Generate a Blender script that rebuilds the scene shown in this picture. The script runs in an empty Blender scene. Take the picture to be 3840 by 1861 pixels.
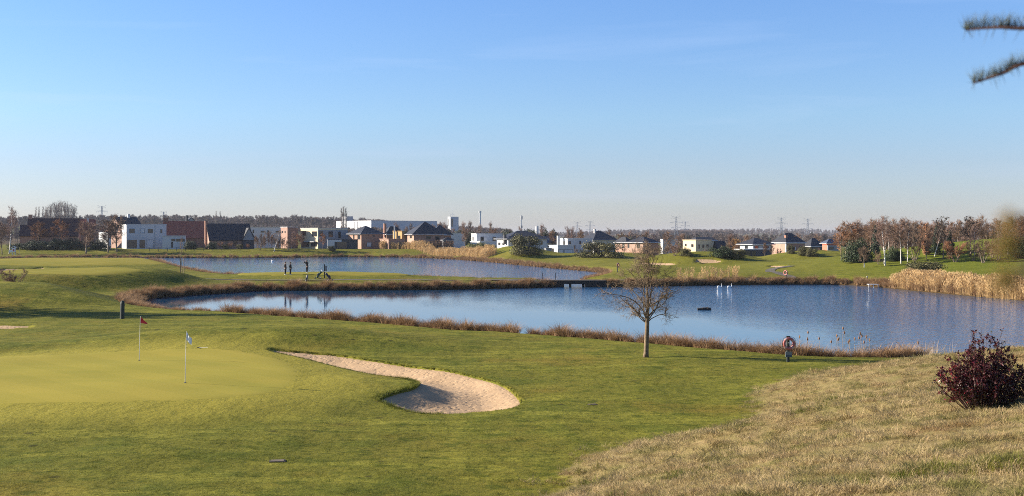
import bpy, math, random
import numpy as np
from mathutils import Vector, Matrix, geometry as mgeo

scene = bpy.context.scene
COL = scene.collection
R = math.radians
PI = math.pi

# ------------------------------------------------------------------ camera, sky, sun, exposure
FPX, HOR, CAMZ = 4400.0, 885.0, 7.0          # focal length and eye line measured on a 3840 px wide frame
cam_data = bpy.data.cameras.new('camera')
cam = bpy.data.objects.new('camera', cam_data)
COL.objects.link(cam)
cam.location = (0, 0, CAMZ)
cam.rotation_euler = (R(90), 0, 0)
cam_data.sensor_width = 36.0
cam_data.lens = 36.0 * FPX / 3840.0
cam_data.shift_y = -(930.5 - HOR) / 3840.0
cam_data.clip_start = 0.05
cam_data.clip_end = 20000
cam_data.dof.use_dof = True
cam_data.dof.focus_distance = 75.0
cam_data.dof.aperture_fstop = 4.0
scene.camera = cam

SUN_EL, SUN_AZ = R(21.5), R(-80.0)            # azimuth from +Y towards +X
world = bpy.data.worlds.new('World')
scene.world = world
world.use_nodes = True
wn, wl = world.node_tree.nodes, world.node_tree.links
wn.clear()
w_out = wn.new('ShaderNodeOutputWorld')
w_bg = wn.new('ShaderNodeBackground')
w_sky = wn.new('ShaderNodeTexSky')
w_sky.sky_type = 'NISHITA'
w_sky.sun_disc = False
w_sky.sun_elevation = SUN_EL
w_sky.sun_rotation = SUN_AZ
w_sky.altitude = 50
w_sky.air_density = 1.0
w_sky.dust_density = 0.3
w_sky.ozone_density = 4.0
w_bg.inputs['Strength'].default_value = 0.072
# thin high cirrus streaks, seen against the blue
w_tc = wn.new('ShaderNodeTexCoord')
w_map = wn.new('ShaderNodeMapping')
w_map.inputs['Scale'].default_value = (1.6, 1.6, 16.0)
w_map.inputs['Rotation'].default_value = (R(4), R(-7), 0)
w_noi = wn.new('ShaderNodeTexNoise')
w_noi.inputs['Scale'].default_value = 2.2
w_noi.inputs['Detail'].default_value = 7
w_noi.inputs['Roughness'].default_value = 0.55
w_noi.inputs['Distortion'].default_value = 0.5
w_rmp = wn.new('ShaderNodeMapRange')
w_rmp.inputs['From Min'].default_value = 0.56
w_rmp.inputs['From Max'].default_value = 0.86
w_rmp.inputs['To Max'].default_value = 0.20
w_mix = wn.new('ShaderNodeMix'); w_mix.data_type = 'RGBA'
w_mix.inputs['B'].default_value = (5.2, 5.6, 6.2, 1)
wl.new(w_tc.outputs['Generated'], w_map.inputs['Vector'])
wl.new(w_map.outputs['Vector'], w_noi.inputs['Vector'])
wl.new(w_noi.outputs['Fac'], w_rmp.inputs['Value'])
wl.new(w_rmp.outputs['Result'], w_mix.inputs['Factor'])
wl.new(w_sky.outputs['Color'], w_mix.inputs['A'])
# clear winter air: deeper blue overhead, a grey haze band along the horizon all the way round
w_sep = wn.new('ShaderNodeSeparateXYZ')
w_ramp = wn.new('ShaderNodeValToRGB')
el = w_ramp.color_ramp.elements
for i, (pos, c) in enumerate([(0.0, (0.83, 0.80, 0.99)), (0.30, (0.855, 0.845, 1.02)), (0.5, (0.90, 0.955, 1.09)), (1.0, (0.845, 0.975, 1.22))]):
    e = el[i] if i < 2 else el.new(pos)
    e.position = pos
    e.color = (*[v / 1.25 for v in c], 1)
el[1].position = 0.30
w_sc = wn.new('ShaderNodeMath'); w_sc.operation = 'MULTIPLY'; w_sc.inputs[1].default_value = 5.0
w_tint = wn.new('ShaderNodeMix'); w_tint.data_type = 'RGBA'; w_tint.blend_type = 'MULTIPLY'; w_tint.inputs['Factor'].default_value = 1.0
wl.new(w_tc.outputs['Generated'], w_sep.inputs[0])
wl.new(w_sep.outputs['Z'], w_sc.inputs[0])
wl.new(w_sc.outputs[0], w_ramp.inputs['Fac'])
wl.new(w_mix.outputs['Result'], w_tint.inputs['A'])
wl.new(w_ramp.outputs['Color'], w_tint.inputs['B'])
wl.new(w_tint.outputs['Result'], w_bg.inputs['Color'])
wl.new(w_bg.outputs['Background'], w_out.inputs['Surface'])

sun_data = bpy.data.lights.new('sun', 'SUN')
sun_data.energy = 5.0
sun_data.angle = R(0.53)
sun_data.color = (1.0, 0.90, 0.76)
sun = bpy.data.objects.new('sun', sun_data)
COL.objects.link(sun)
SUN_DIR = Vector((math.sin(SUN_AZ) * math.cos(SUN_EL), math.cos(SUN_AZ) * math.cos(SUN_EL), math.sin(SUN_EL)))
sun.rotation_euler = SUN_DIR.to_track_quat('Z', 'Y').to_euler()
sun.location = (-60, 20, 60)

vs = scene.view_settings
vs.view_transform = 'Standard'
vs.look = 'None'
vs.exposure = 1.5
vs.gamma = 1.0
vs.use_curve_mapping = False
scene.render.engine = 'CYCLES'
cy = scene.cycles
cy.use_denoising = False
cy.denoiser = 'OPENIMAGEDENOISE'
cy.max_bounces = 6
cy.diffuse_bounces = 2
cy.glossy_bounces = 3
cy.transmission_bounces = 3
cy.transparent_max_bounces = 6
cy.volume_bounces = 0
cy.caustics_reflective = False
cy.caustics_refractive = False
cy.use_adaptive_sampling = False
cy.adaptive_threshold = 0.01
cy.filter_width = 0.95
try: cy.sampling_pattern = 'BLUE_NOISE'
except Exception: pass

# ------------------------------------------------------------------ measuring helpers
def px(x, y, z=0.0):
    """ground point at height z seen at photo position (x, y)"""
    d = FPX * (CAMZ - z) / (y - HOR)
    return Vector(((x - 1920.0) / FPX * d, d, z))

def at(x, y, d):
    """point at depth d seen at photo position (x, y)"""
    return Vector(((x - 1920.0) / FPX * d, d, CAMZ - (y - HOR) / FPX * d))

K = 3840.0 / 2575.0
def pd(x, y, z=0.0):
    return px(x * K, y * K, z)

# ------------------------------------------------------------------ object helpers
def tag(o, label=None, cat=None, group=None, kind=None):
    if label: o['label'] = label
    if cat: o['category'] = cat
    if group: o['group'] = group
    if kind: o['kind'] = kind
    return o

def empty(name, loc=(0, 0, 0), rz=0.0, scale=1.0):
    o = bpy.data.objects.new(name, None)
    COL.objects.link(o)
    o.empty_display_size = 0.2
    o.location = loc
    o.rotation_euler = (0, 0, rz)
    if isinstance(scale, (int, float)): scale = (scale,) * 3
    o.scale = scale
    return o

def thing(name, label, cat, loc=(0, 0, 0), rz=0.0, group=None, scale=1.0):
    return tag(empty(name, loc, rz, scale), label, cat, group)

def copy_tree(o, parent=None):
    c = o.copy()
    COL.objects.link(c)
    c.parent = parent
    for ch in list(o.children):
        copy_tree(ch, c)
    return c

def obj_from(name, me, parent=None):
    o = bpy.data.objects.new(name, me)
    COL.objects.link(o)
    if parent is not None: o.parent = parent
    return o

class MB:
    """collects shapes into one mesh"""
    def __init__(self):
        self.v, self.f, self.m = [], [], []
        self.mi = 0
    def add(self, vs, fs):
        b = len(self.v)
        self.v.extend([tuple(p) for p in vs])
        self.f.extend([tuple(i + b for i in f) for f in fs])
        self.m.extend([self.mi] * len(fs))
        return self
    def box(self, c, s, rz=0.0, taper=1.0, rx=0.0, ry=0.0):
        x, y, z = s[0] / 2, s[1] / 2, s[2] / 2
        pts = [(-x, -y, -z), (x, -y, -z), (x, y, -z), (-x, y, -z),
               (-x * taper, -y * taper, z), (x * taper, -y * taper, z), (x * taper, y * taper, z), (-x * taper, y * taper, z)]
        M = Matrix.Rotation(rz, 3, 'Z') @ Matrix.Rotation(ry, 3, 'Y') @ Matrix.Rotation(rx, 3, 'X')
        c = Vector(c)
        return self.add([M @ Vector(p) + c for p in pts],
                        [(3, 2, 1, 0), (4, 5, 6, 7), (0, 1, 5, 4), (1, 2, 6, 5), (2, 3, 7, 6), (3, 0, 4, 7)])
    def b2(self, x0, x1, y0, y1, z0, z1):
        return self.box(((x0 + x1) / 2, (y0 + y1) / 2, (z0 + z1) / 2), (x1 - x0, y1 - y0, z1 - z0))
    def tube(self, pts, rad, n=6, cap=True):
        pts = [Vector(p) for p in pts]
        k = len(pts)
        if isinstance(rad, (int, float)): rad = [rad] * k
        ring0 = len(self.v)
        t = (pts[1] - pts[0]).normalized()
        a = t.orthogonal().normalized()
        vs = []
        for i, p in enumerate(pts):
            if i == 0: t = pts[1] - pts[0]
            elif i == k - 1: t = pts[-1] - pts[-2]
            else: t = pts[i + 1] - pts[i - 1]
            t = t.normalized() if t.length > 1e-9 else Vector((0, 0, 1))
            a = a - t * a.dot(t)
            a = a.normalized() if a.length > 1e-6 else t.orthogonal().normalized()
            b = t.cross(a)
            for j in range(n):
                an = 2 * PI * j / n
                vs.append(p + (a * math.cos(an) + b * math.sin(an)) * rad[i])
        fs = []
        for i in range(k - 1):
            for j in range(n):
                j2 = (j + 1) % n
                fs.append((i * n + j, i * n + j2, (i + 1) * n + j2, (i + 1) * n + j))
        if cap:
            fs.append(tuple(reversed(range(n))))
            fs.append(tuple(range((k - 1) * n, k * n)))
        return self.add(vs, fs)
    def lathe(self, prof, c=(0, 0, 0), n=12, axis='Z'):
        c = Vector(c); vs = []; fs = []
        for r, z in prof:
            for j in range(n):
                an = 2 * PI * j / n
                p = (r * math.cos(an), r * math.sin(an), z)
                if axis == 'X': p = (p[2], p[0], p[1])
                if axis == 'Y': p = (p[0], p[2], p[1])
                vs.append(c + Vector(p))
        k = len(prof)
        for i in range(k - 1):
            for j in range(n):
                j2 = (j + 1) % n
                fs.append((i * n + j, i * n + j2, (i + 1) * n + j2, (i + 1) * n + j))
        fs.append(tuple(reversed(range(n)))); fs.append(tuple(range((k - 1) * n, k * n)))
        return self.add(vs, fs)
    def torus(self, c, R0, r0, n=24, m=8, axis='Y', a0=0.0, a1=2 * PI):
        c = Vector(c); vs = []; fs = []
        full = abs(a1 - a0 - 2 * PI) < 1e-6
        nn = n if full else n + 1
        for i in range(nn):
            A = a0 + (a1 - a0) * i / n
            for j in range(m):
                B = 2 * PI * j / m
                rr = R0 + r0 * math.cos(B)
                p = (rr * math.cos(A), r0 * math.sin(B), rr * math.sin(A))
                if axis == 'X': p = (p[1], p[0], p[2])
                if axis == 'Z': p = (p[0], p[2], p[1])
                vs.append(c + Vector(p))
        for i in range(n if full else n):
            i2 = (i + 1) % nn
            for j in range(m):
                j2 = (j + 1) % m
                fs.append((i * m + j, i * m + j2, i2 * m + j2, i2 * m + j))
        return self.add(vs, fs)
    def ball(self, c, r, n=10, m=7):
        if isinstance(r, (int, float)): r = (r, r, r)
        c = Vector(c); vs = []; fs = []
        for i in range(m + 1):
            th = PI * i / m
            for j in range(n):
                ph = 2 * PI * j / n
                vs.append(c + Vector((r[0] * math.sin(th) * math.cos(ph), r[1] * math.sin(th) * math.sin(ph), r[2] * math.cos(th))))
        for i in range(m):
            for j in range(n):
                j2 = (j + 1) % n
                fs.append((i * n + j, (i + 1) * n + j, (i + 1) * n + j2, i * n + j2))
        return self.add(vs, fs)
    def mesh(self, name, mats, smooth=False):
        me = bpy.data.meshes.new(name)
        me.from_pydata(self.v, [], self.f)
        for m in (mats if isinstance(mats, (list, tuple)) else [mats]): me.materials.append(m)
        if any(self.m): me.polygons.foreach_set('material_index', self.m)
        if smooth: me.polygons.foreach_set('use_smooth', [True] * len(me.polygons))
        me.update()
        return me
    def build(self, name, mats, parent=None, smooth=False):
        return obj_from(name, self.mesh(name, mats, smooth), parent)

def np_mesh(name, verts, faces, mat, smooth=False, midx=None):
    """fast mesh from numpy arrays; faces (n, 3) or (n, 4)"""
    verts = np.asarray(verts, np.float32); faces = np.asarray(faces, np.int32)
    me = bpy.data.meshes.new(name)
    k = faces.shape[1]
    me.vertices.add(len(verts)); me.vertices.foreach_set('co', verts.ravel())
    me.loops.add(faces.size); me.loops.foreach_set('vertex_index', faces.ravel())
    me.polygons.add(len(faces)); me.polygons.foreach_set('loop_start', np.arange(0, faces.size, k, dtype=np.int32))
    for m in (mat if isinstance(mat, (list, tuple)) else [mat]): me.materials.append(m)
    if midx is not None: me.polygons.foreach_set('material_index', np.asarray(midx, np.int32))
    me.polygons.foreach_set('use_smooth', np.full(len(faces), smooth))
    me.update(calc_edges=True)
    return me

# ------------------------------------------------------------------ material helpers
def new_mat(name):
    m = bpy.data.materials.new(name)
    m.use_nodes = True
    nt = m.node_tree
    return m, nt, nt.nodes['Principled BSDF']

def setup_noise(nt, scale, detail=4, rough=0.55, coord='Object', stretch=None, dist=0.0):
    tc = nt.nodes.new('ShaderNodeTexCoord')
    n = nt.nodes.new('ShaderNodeTexNoise')
    n.inputs['Scale'].default_value = scale
    n.inputs['Detail'].default_value = detail
    n.inputs['Roughness'].default_value = rough
    n.inputs['Distortion'].default_value = dist
    if stretch:
        mp = nt.nodes.new('ShaderNodeMapping')
        mp.inputs['Scale'].default_value = stretch[:3]
        if len(stretch) > 3: mp.inputs['Rotation'].default_value = (0, 0, stretch[3])
        nt.links.new(tc.outputs[coord], mp.inputs['Vector'])
        nt.links.new(mp.outputs['Vector'], n.inputs['Vector'])
    else:
        nt.links.new(tc.outputs[coord], n.inputs['Vector'])
    return n

def mixc(nt, fac, a, b, mode='MIX'):
    m = nt.nodes.new('ShaderNodeMix'); m.data_type = 'RGBA'; m.blend_type = mode
    for s, v in (('Factor', fac), ('A', a), ('B', b)):
        if isinstance(v, (int, float)): m.inputs[s].default_value = v
        elif isinstance(v, (tuple, list)): m.inputs[s].default_value = (*v[:3], 1)
        else: nt.links.new(v, m.inputs[s])
    return m.outputs['Result']

def mrange(nt, val, a, b, c=0.0, d=1.0, smooth=False):
    m = nt.nodes.new('ShaderNodeMapRange')
    if smooth: m.interpolation_type = 'SMOOTHSTEP'
    nt.links.new(val, m.inputs['Value'])
    for k_, v in (('From Min', a), ('From Max', b), ('To Min', c), ('To Max', d)): m.inputs[k_].default_value = v
    return m.outputs['Result']

def attr(nt, name):
    a = nt.nodes.new('ShaderNodeAttribute'); a.attribute_name = name
    return a.outputs['Fac']

def bump(nt, bs, height, strength=0.3, dist=0.05):
    b = nt.nodes.new('ShaderNodeBump')
    b.inputs['Strength'].default_value = strength
    b.inputs['Distance'].default_value = dist
    nt.links.new(height, b.inputs['Height'])
    nt.links.new(b.outputs['Normal'], bs.inputs['Normal'])
    return b

def simple(name, col, rough=0.7, var=0.25, scale=3.0, metal=0.0, bmp=0.0, bdist=0.01, rand=0.0, spec=0.3, coord='Object', stretch=None, trans=0.0):
    """plain procedural material: base colour broken up by noise, optional relief and per-object variation"""
    m, nt, bs = new_mat(name)
    n = setup_noise(nt, scale, 5, coord=coord, stretch=stretch)
    dark = tuple(c * (1 - var) for c in col); lite = tuple(min(1, c * (1 + var)) for c in col)
    c = mixc(nt, mrange(nt, n.outputs['Fac'], 0.3, 0.7), dark, lite)
    if rand:
        oi = nt.nodes.new('ShaderNodeObjectInfo')
        hsv = nt.nodes.new('ShaderNodeHueSaturation')
        nt.links.new(mrange(nt, oi.outputs['Random'], 0, 1, 1 - rand, 1 + rand), hsv.inputs['Value'])
        nt.links.new(mrange(nt, oi.outputs['Random'], 0, 1, 0.5 + rand * 0.03, 0.5 - rand * 0.03), hsv.inputs['Hue'])
        nt.links.new(c, hsv.inputs['Color'])
        c = hsv.outputs['Color']
    nt.links.new(c, bs.inputs['Base Color'])
    bs.inputs['Roughness'].default_value = rough
    bs.inputs['Metallic'].default_value = metal
    bs.inputs['Specular IOR Level'].default_value = spec
    if bmp: bump(nt, bs, n.outputs['Fac'], bmp, bdist)
    if trans:
        tr = nt.nodes.new('ShaderNodeBsdfTranslucent'); nt.links.new(c, tr.inputs['Color'])
        ms = nt.nodes.new('ShaderNodeMixShader'); ms.inputs['Fac'].default_value = trans
        nt.links.new(bs.outputs['BSDF'], ms.inputs[1]); nt.links.new(tr.outputs['BSDF'], ms.inputs[2])
        nt.links.new(ms.outputs['Shader'], nt.nodes['Material Output'].inputs['Surface'])
    return m

# ------------------------------------------------------------------ plane geometry helpers (numpy)
def spline(pts, closed=True, step=6):
    """Catmull-Rom through 2-D points"""
    P = [np.array(p[:2], float) for p in pts]; n = len(P); out = []
    rng_ = range(n) if closed else range(n - 1)
    for i in rng_:
        if closed: a, b, c, d = P[i - 1], P[i], P[(i + 1) % n], P[(i + 2) % n]
        else: a, b, c, d = P[max(i - 1, 0)], P[i], P[i + 1], P[min(i + 2, n - 1)]
        for t in np.arange(step) / step:
            out.append(0.5 * ((2 * b) + (-a + c) * t + (2 * a - 5 * b + 4 * c - d) * t * t + (-a + 3 * b - 3 * c + d) * t ** 3))
    if not closed: out.append(P[-1])
    return np.array(out)

def sdf(poly, X, Y, far=40.0):
    """signed distance to a closed polygon, negative inside; clipped to +-far"""
    shp = X.shape; x = X.ravel(); y = Y.ravel()
    res = np.full(x.shape, float(far))
    bx0, by0 = poly.min(0) - far; bx1, by1 = poly.max(0) + far
    sel = np.where((x > bx0) & (x < bx1) & (y > by0) & (y < by1))[0]
    if len(sel):
        px_, py_ = x[sel], y[sel]
        d2 = np.full(len(sel), 1e18); ins = np.zeros(len(sel), bool)
        n = len(poly)
        for i in range(n):
            x1, y1 = poly[i]; x2, y2 = poly[(i + 1) % n]
            ex, ey = x2 - x1, y2 - y1
            l2 = ex * ex + ey * ey + 1e-12
            t = np.clip(((px_ - x1) * ex + (py_ - y1) * ey) / l2, 0, 1)
            d2 = np.minimum(d2, (px_ - x1 - t * ex) ** 2 + (py_ - y1 - t * ey) ** 2)
            c = (y1 > py_) != (y2 > py_)
            if c.any():
                xi = x1 + (py_ - y1) * ex / (ey if abs(ey) > 1e-12 else 1e-12)
                ins ^= c & (px_ < xi)
        d = np.sqrt(d2); d[ins] *= -1
        res[sel] = np.clip(d, -far, far)
    return res.reshape(shp)

def smst(a, b, x):
    t = np.clip((x - a) / (b - a), 0, 1)
    return t * t * (3 - 2 * t)

def wob(X, Y, s, seed=0):
    """cheap smooth undulation in about -1..1"""
    r = np.random.RandomState(seed); v = 0
    for i in range(5):
        a = r.uniform(0, 2 * PI); k = r.uniform(0.6, 1.7) / s
        v = v + np.sin((X * math.cos(a) + Y * math.sin(a)) * k * 2 * PI + r.uniform(0, 6.28))
    return v / 3.0
# ------------------------------------------------------------------ plan of the place
def gl(pts, z):
    return [tuple(pd(x, y, z)[:2]) for x, y in pts]

_n = gl([(345, 764), (400, 781), (600, 794), (800, 809), (1000, 824), (1150, 837), (1308, 846), (1500, 861), (1700, 879),
         (1900, 897), (2060, 909), (2200, 911), (2315, 906)], 0.35)
_n = [(x, y + 1.1) for x, y in _n]
_n += [(29, 64), (42, 68), (64, 78), (84, 100)]
_f = gl([(2900, 792), (2575, 757), (2450, 746), (2300, 732), (2200, 722), (2100, 716.5), (1900, 716.5), (1700, 719), (1560, 722), (1430, 722),
         (1300, 725), (1100, 729), (900, 731), (700, 731), (640, 732), (560, 738), (500, 742), (430, 747), (370, 753)], 0.0)
POND = spline(_n + _f, True, 4)
_ln = gl([(330, 652), (430, 667), (520, 684), (590, 691)], 0.5) + [(-40, 186), (-33, 184), (-22, 183), (-17, 181)] + \
      gl([(1060, 698), (1200, 703), (1370, 707), (1440, 703), (1490, 694), (1517, 689)], 0.45)
_lf = gl([(1500, 685), (1450, 680), (1350, 671), (1280, 664), (1200, 656.5), (1100, 650.5), (1000, 647.5), (850, 646.8), (700, 648.5), (500, 648.8), (330, 648.2), (200, 648)], 0.0)
_lf += [(-170, 330), (-150, 290)]
LAKE = spline(_ln + _lf, True, 4)
CHANNEL = np.array([(5.2, 148), (11.6, 148), (11.8, 176), (6.5, 178)], float)

GREEN = spline(gl([(200, 887), (400, 881), (560, 881), (660, 890), (740, 910), (768, 938), (742, 970), (640, 995), (480, 1010), (250, 1017), (0, 1018), (-160, 1010), (-260, 960), (-200, 915), (0, 895)], 1.05), True, 5)
BUNKER = spline(gl([(672, 891.2), (760, 891.4), (860, 894), (960, 904.5), (1060, 915), (1150, 927), (1230, 943), (1280, 965), (1308, 988), (1306, 1004), (1270, 1015), (1200, 1023), (1110, 1026.5), (1040, 1022),
                    (985, 1010), (955, 1001), (990, 990), (1035, 981), (1052, 967), (1020, 953), (960, 940), (880, 927), (800, 913), (735, 902)], 0.75), True, 5)
DRY = np.array(gl([(1330, 1248), (1400, 1180), (1480, 1130), (1600, 1095), (1750, 1072), (1880, 1042), (1908, 1005), (1892, 978), (1990, 945), (2100, 928), (2230, 914)], 0.85)
               + [(25, 56.5), (36, 51), (70, 46), (90, -70), (-30, -70), (-24, -4), (-9, 14)], float)
DRY = spline(DRY, True, 3)
UPPER_GREEN = spline([(-108, 214), (-88, 206), (-71, 209), (-62, 221), (-64, 238), (-78, 250), (-98, 252), (-112, 236)], True, 5)
TEE_SHADE = spline([(-66, 138), (-56, 134.5), (-50, 134), (-46.2, 137.5), (-44.5, 144), (-50, 149), (-62, 149)], True, 5)
TEE_NEAR = spline([(-60, 108), (-50, 107), (-44.5, 109.5), (-45, 113.5), (-52, 115), (-60, 114)], True, 5)
TEE_MAIN = spline([(-37, 166), (-28, 164.6), (-19, 165.5), (-14.5, 169), (-17, 174), (-28, 176), (-37, 174), (-40, 170)], True, 5)
BUNKERS = [(BUNKER, 0.30)]

def gauss(X, Y, cx, cy, rx, ry, h, rot=0.0, p=1.0):
    c, s = math.cos(rot), math.sin(rot)
    dx, dy = X - cx, Y - cy
    a = (dx * c + dy * s) / rx; b = (-dx * s + dy * c) / ry
    return h * np.exp(-np.power(a * a + b * b, p))

MOUNDS = [  # cx, cy, rx, ry, height, rot, flatness
    (-48.5, 108.5, 12.5, 9.5, 2.0, 0.0, 1.5),     # grassy mound on the left
    (-54, 143, 11.5, 18, 1.95, -0.45, 3.2),   # tee with the shaded flank
    (-88, 230, 35, 30, 1.75, 0.0, 1.6),         # raised green
    (-28, 171, 15, 7.5, 0.62, 0.0, 2.5),        # tee on the causeway
    (-14.5, 67.5, 9.5, 4.6, 1.05, 0.1, 1.1),          # hump between green and pond
    (-33, 66, 11, 4.0, 0.3, 0.0, 1.0),
    (-5.0, 49, 3.2, 3.4, 0.26, 0.3, 1.4),       # turf tongue in the bunker
    (-3.5, 335, 15, 19, 3.7, 0.0, 1.5),         # far hummocks
    (28, 330, 14, 20, 1.4, 0.0, 1.2),
    (38.5, 240, 12.5, 11.5, 2.6, 0.0, 1.5),
    (72, 276, 13.5, 13, 2.6, 0.15, 1.2),
    (54, 300, 12, 10, 0.3, 0.0, 1.2),
    (24, 262, 8, 14, 0.7, 0.0, 1.2),
    (20, 196, 9, 9, 0.55, 0.0, 1.6),
    (34, 178, 9, 5, 0.35, 0.0, 1.4),
    (104, 202, 48, 35, 6.2, 0.0, 1.25),         # wooded hill on the right
]

def base_height(X, Y):
    u = X / np.maximum(Y, 30)
    b = 0.72 + 0.10 * wob(X, Y, 38, 3) + 0.04 * wob(X, Y, 11, 4)
    b = b + 0.30 * smst(136, 150, Y) * (1 - smst(176, 190, Y)) * (1 - smst(6, 14, X))      # causeway
    b = b + 1.75 * smst(383, 398, Y) * (1 - smst(-30, 30, X))                                # far bank
    b = b + (0.25 + 0.0008 * np.clip(Y - 180, 0, 150)) * smst(8, 20, X) * smst(160, 200, Y) * (1 - smst(320, 380, Y))
    b = b - 0.5 * smst(330, 370, Y) * smst(10, 50, X) * (1 - smst(700, 900, Y))
    # far country
    b = b + 19 * smst(620, 1700, Y) * smst(0.02, -0.22, u)
    b = b + 4.0 * smst(1200, 2200, Y) * smst(0.05, 0.1, u) * (1 - smst(0.2, 0.28, u))
    b = b + 12 * smst(2400, 4200, Y) * smst(0.02, 0.25, u)
    b = b + 3.0 * smst(700, 1500, Y) * wob(X, Y, 900, 9)
    for m in MOUNDS:
        b = b + gauss(X, Y, *m)
    g = sdf(GREEN, X, Y, 12)
    b = b + 0.33 * smst(4.5, -1.5, g)
    d = np.clip(-sdf(DRY, X, Y, 90), -90, 90)
    lumps = 0.022 * wob(X, Y, 5.3, 61) + 0.005 * wob(X, Y, 2.1, 62) + 0.003 * wob(X, Y, 0.9, 63)
    b = b + lumps * smst(0.5, 3.0, g) * (1 - smst(120, 260, Y)) * smst(14, 22, Y)
    dr = np.where(d > 0, np.sqrt(d * d + 0.5) - 0.707 * np.exp(-d), 0)
    dr = np.where(dr > 5, 5 + 8 * (1 - np.exp(-(dr - 5) / 8)), dr)
    b = b + 0.30 * dr * (1 - 0.32 * smst(20, 45, Y)) \
          + 0.05 * wob(X, Y, 5.0, 5) * smst(0, 3, d)
    return b

def shore_sd(X, Y):
    s = np.minimum(sdf(POND, X, Y, 60), sdf(LAKE, X, Y, 60))
    return np.minimum(s, sdf(CHANNEL, X, Y, 60))

def turf(X, Y):
    """ground before sand is cut in"""
    b = base_height(X, Y)
    s = shore_sd(X, Y)
    bank = np.where(s > 0, 0.06 + 0.30 * s, np.maximum(0.45 * s, -1.3) - 0.06 + 0.12 * np.exp(s * 3))
    k = 0.18
    h = np.clip(0.5 + 0.5 * (bank - b) / k, 0, 1)
    return bank * (1 - h) + b * h - k * h * (1 - h)

def height(X, Y):
    X = np.asarray(X, float); Y = np.asarray(Y, float)
    t = turf(X, Y)
    for poly, dep in BUNKERS:
        s = sdf(poly, X, Y, 6)
        t = t - (dep + 0.42) * smst(0.02, -0.30, s)
    return t

def hz(x, y):
    return float(height(np.array([x]), np.array([y]))[0])

_MY = 6.0 * 1.004 ** np.arange(0, 1700)
def hit(x, y, dmin=6.0, off=0.0):
    """first point of the ground met by the line of sight through photo position (x, y)"""
    Yv = _MY[_MY >= dmin]
    Xv = (x - 1920.0) / FPX * Yv
    zr = CAMZ - (y - HOR) / FPX * Yv
    g = np.maximum(height(Xv, Yv), 0.0) + off
    i = np.where(zr <= g)[0]
    if len(i) == 0: return Vector((Xv[-1], Yv[-1], g[-1]))
    i = i[0]
    if i == 0: return Vector((Xv[0], Yv[0], g[0]))
    a = zr[i - 1] - g[i - 1]; b = g[i] - zr[i]
    t = a / max(a + b, 1e-9)
    Yh = Yv[i - 1] + t * (Yv[i] - Yv[i - 1]); Xh = (x - 1920.0) / FPX * Yh
    return Vector((Xh, Yh, hz(Xh, Yh)))

def sight(pts, dmin):
    """outline on the turf seen along photo points"""
    out = []
    for x, y in pts:
        p = hit(x * K, y * K, dmin); out.append((p.x, p.y))
    return spline(out, True, 5)
_extra = [(sight([(2, 676.5), (40, 676), (80, 676.5), (115, 678), (112, 681), (60, 684), (10, 684)], 150), 0.30),
          (sight([(-30, 817), (30, 816.5), (75, 818), (92, 820), (70, 822.5), (20, 825), (-30, 826)], 60), 0.30),
          (sight([(1743, 652.5), (1765, 651.5), (1800, 653), (1815, 656), (1800, 659.5), (1770, 660.5), (1750, 657)], 180), 0.35),
          (sight([(1608, 659.5), (1640, 660), (1695, 662), (1692, 666), (1650, 665.5), (1612, 662.5)], 180), 0.2),
          (sight([(1930, 668.4), (1955, 667.2), (1979, 668.2), (1975, 670.5), (1948, 671.3)], 180), 0.15)]
BUNKERS = BUNKERS + _extra

def ground(x, y, sink=0.0):
    return Vector((x, y, hz(x, y) - sink))

# ------------------------------------------------------------------ ground sheet
rows = list(np.linspace(-70, 6, 20)[:-1])
yv = 6.0
while yv < 9000:
    rows.append(yv)
    r_ = 1.011
    if 37 < yv < 68: r_ = 1.0055
    elif 185 < yv < 262: r_ = 1.006
    elif yv > 450: r_ = 1.03
    yv *= r_
rows = np.array(rows)
us = np.concatenate([np.linspace(-1.3, -0.5, 46)[:-1], np.linspace(-0.5, 0.5, 521), np.linspace(0.5, 1.3, 46)[1:]])
GX = us[None, :] * np.sqrt(rows ** 2 + 30.0 ** 2)[:, None]
GY = np.repeat(rows[:, None], len(us), 1)
GZ = height(GX, GY)
nr, nc = GX.shape
idx = np.arange(nr * nc).reshape(nr, nc)
quads = np.stack([idx[:-1, :-1], idx[:-1, 1:], idx[1:, 1:], idx[1:, :-1]], -1).reshape(-1, 4)

def set_attr(me, name, arr):
    a = me.attributes.new(name, 'FLOAT', 'POINT')
    a.data.foreach_set('value', np.asarray(arr, np.float32).ravel())

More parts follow.
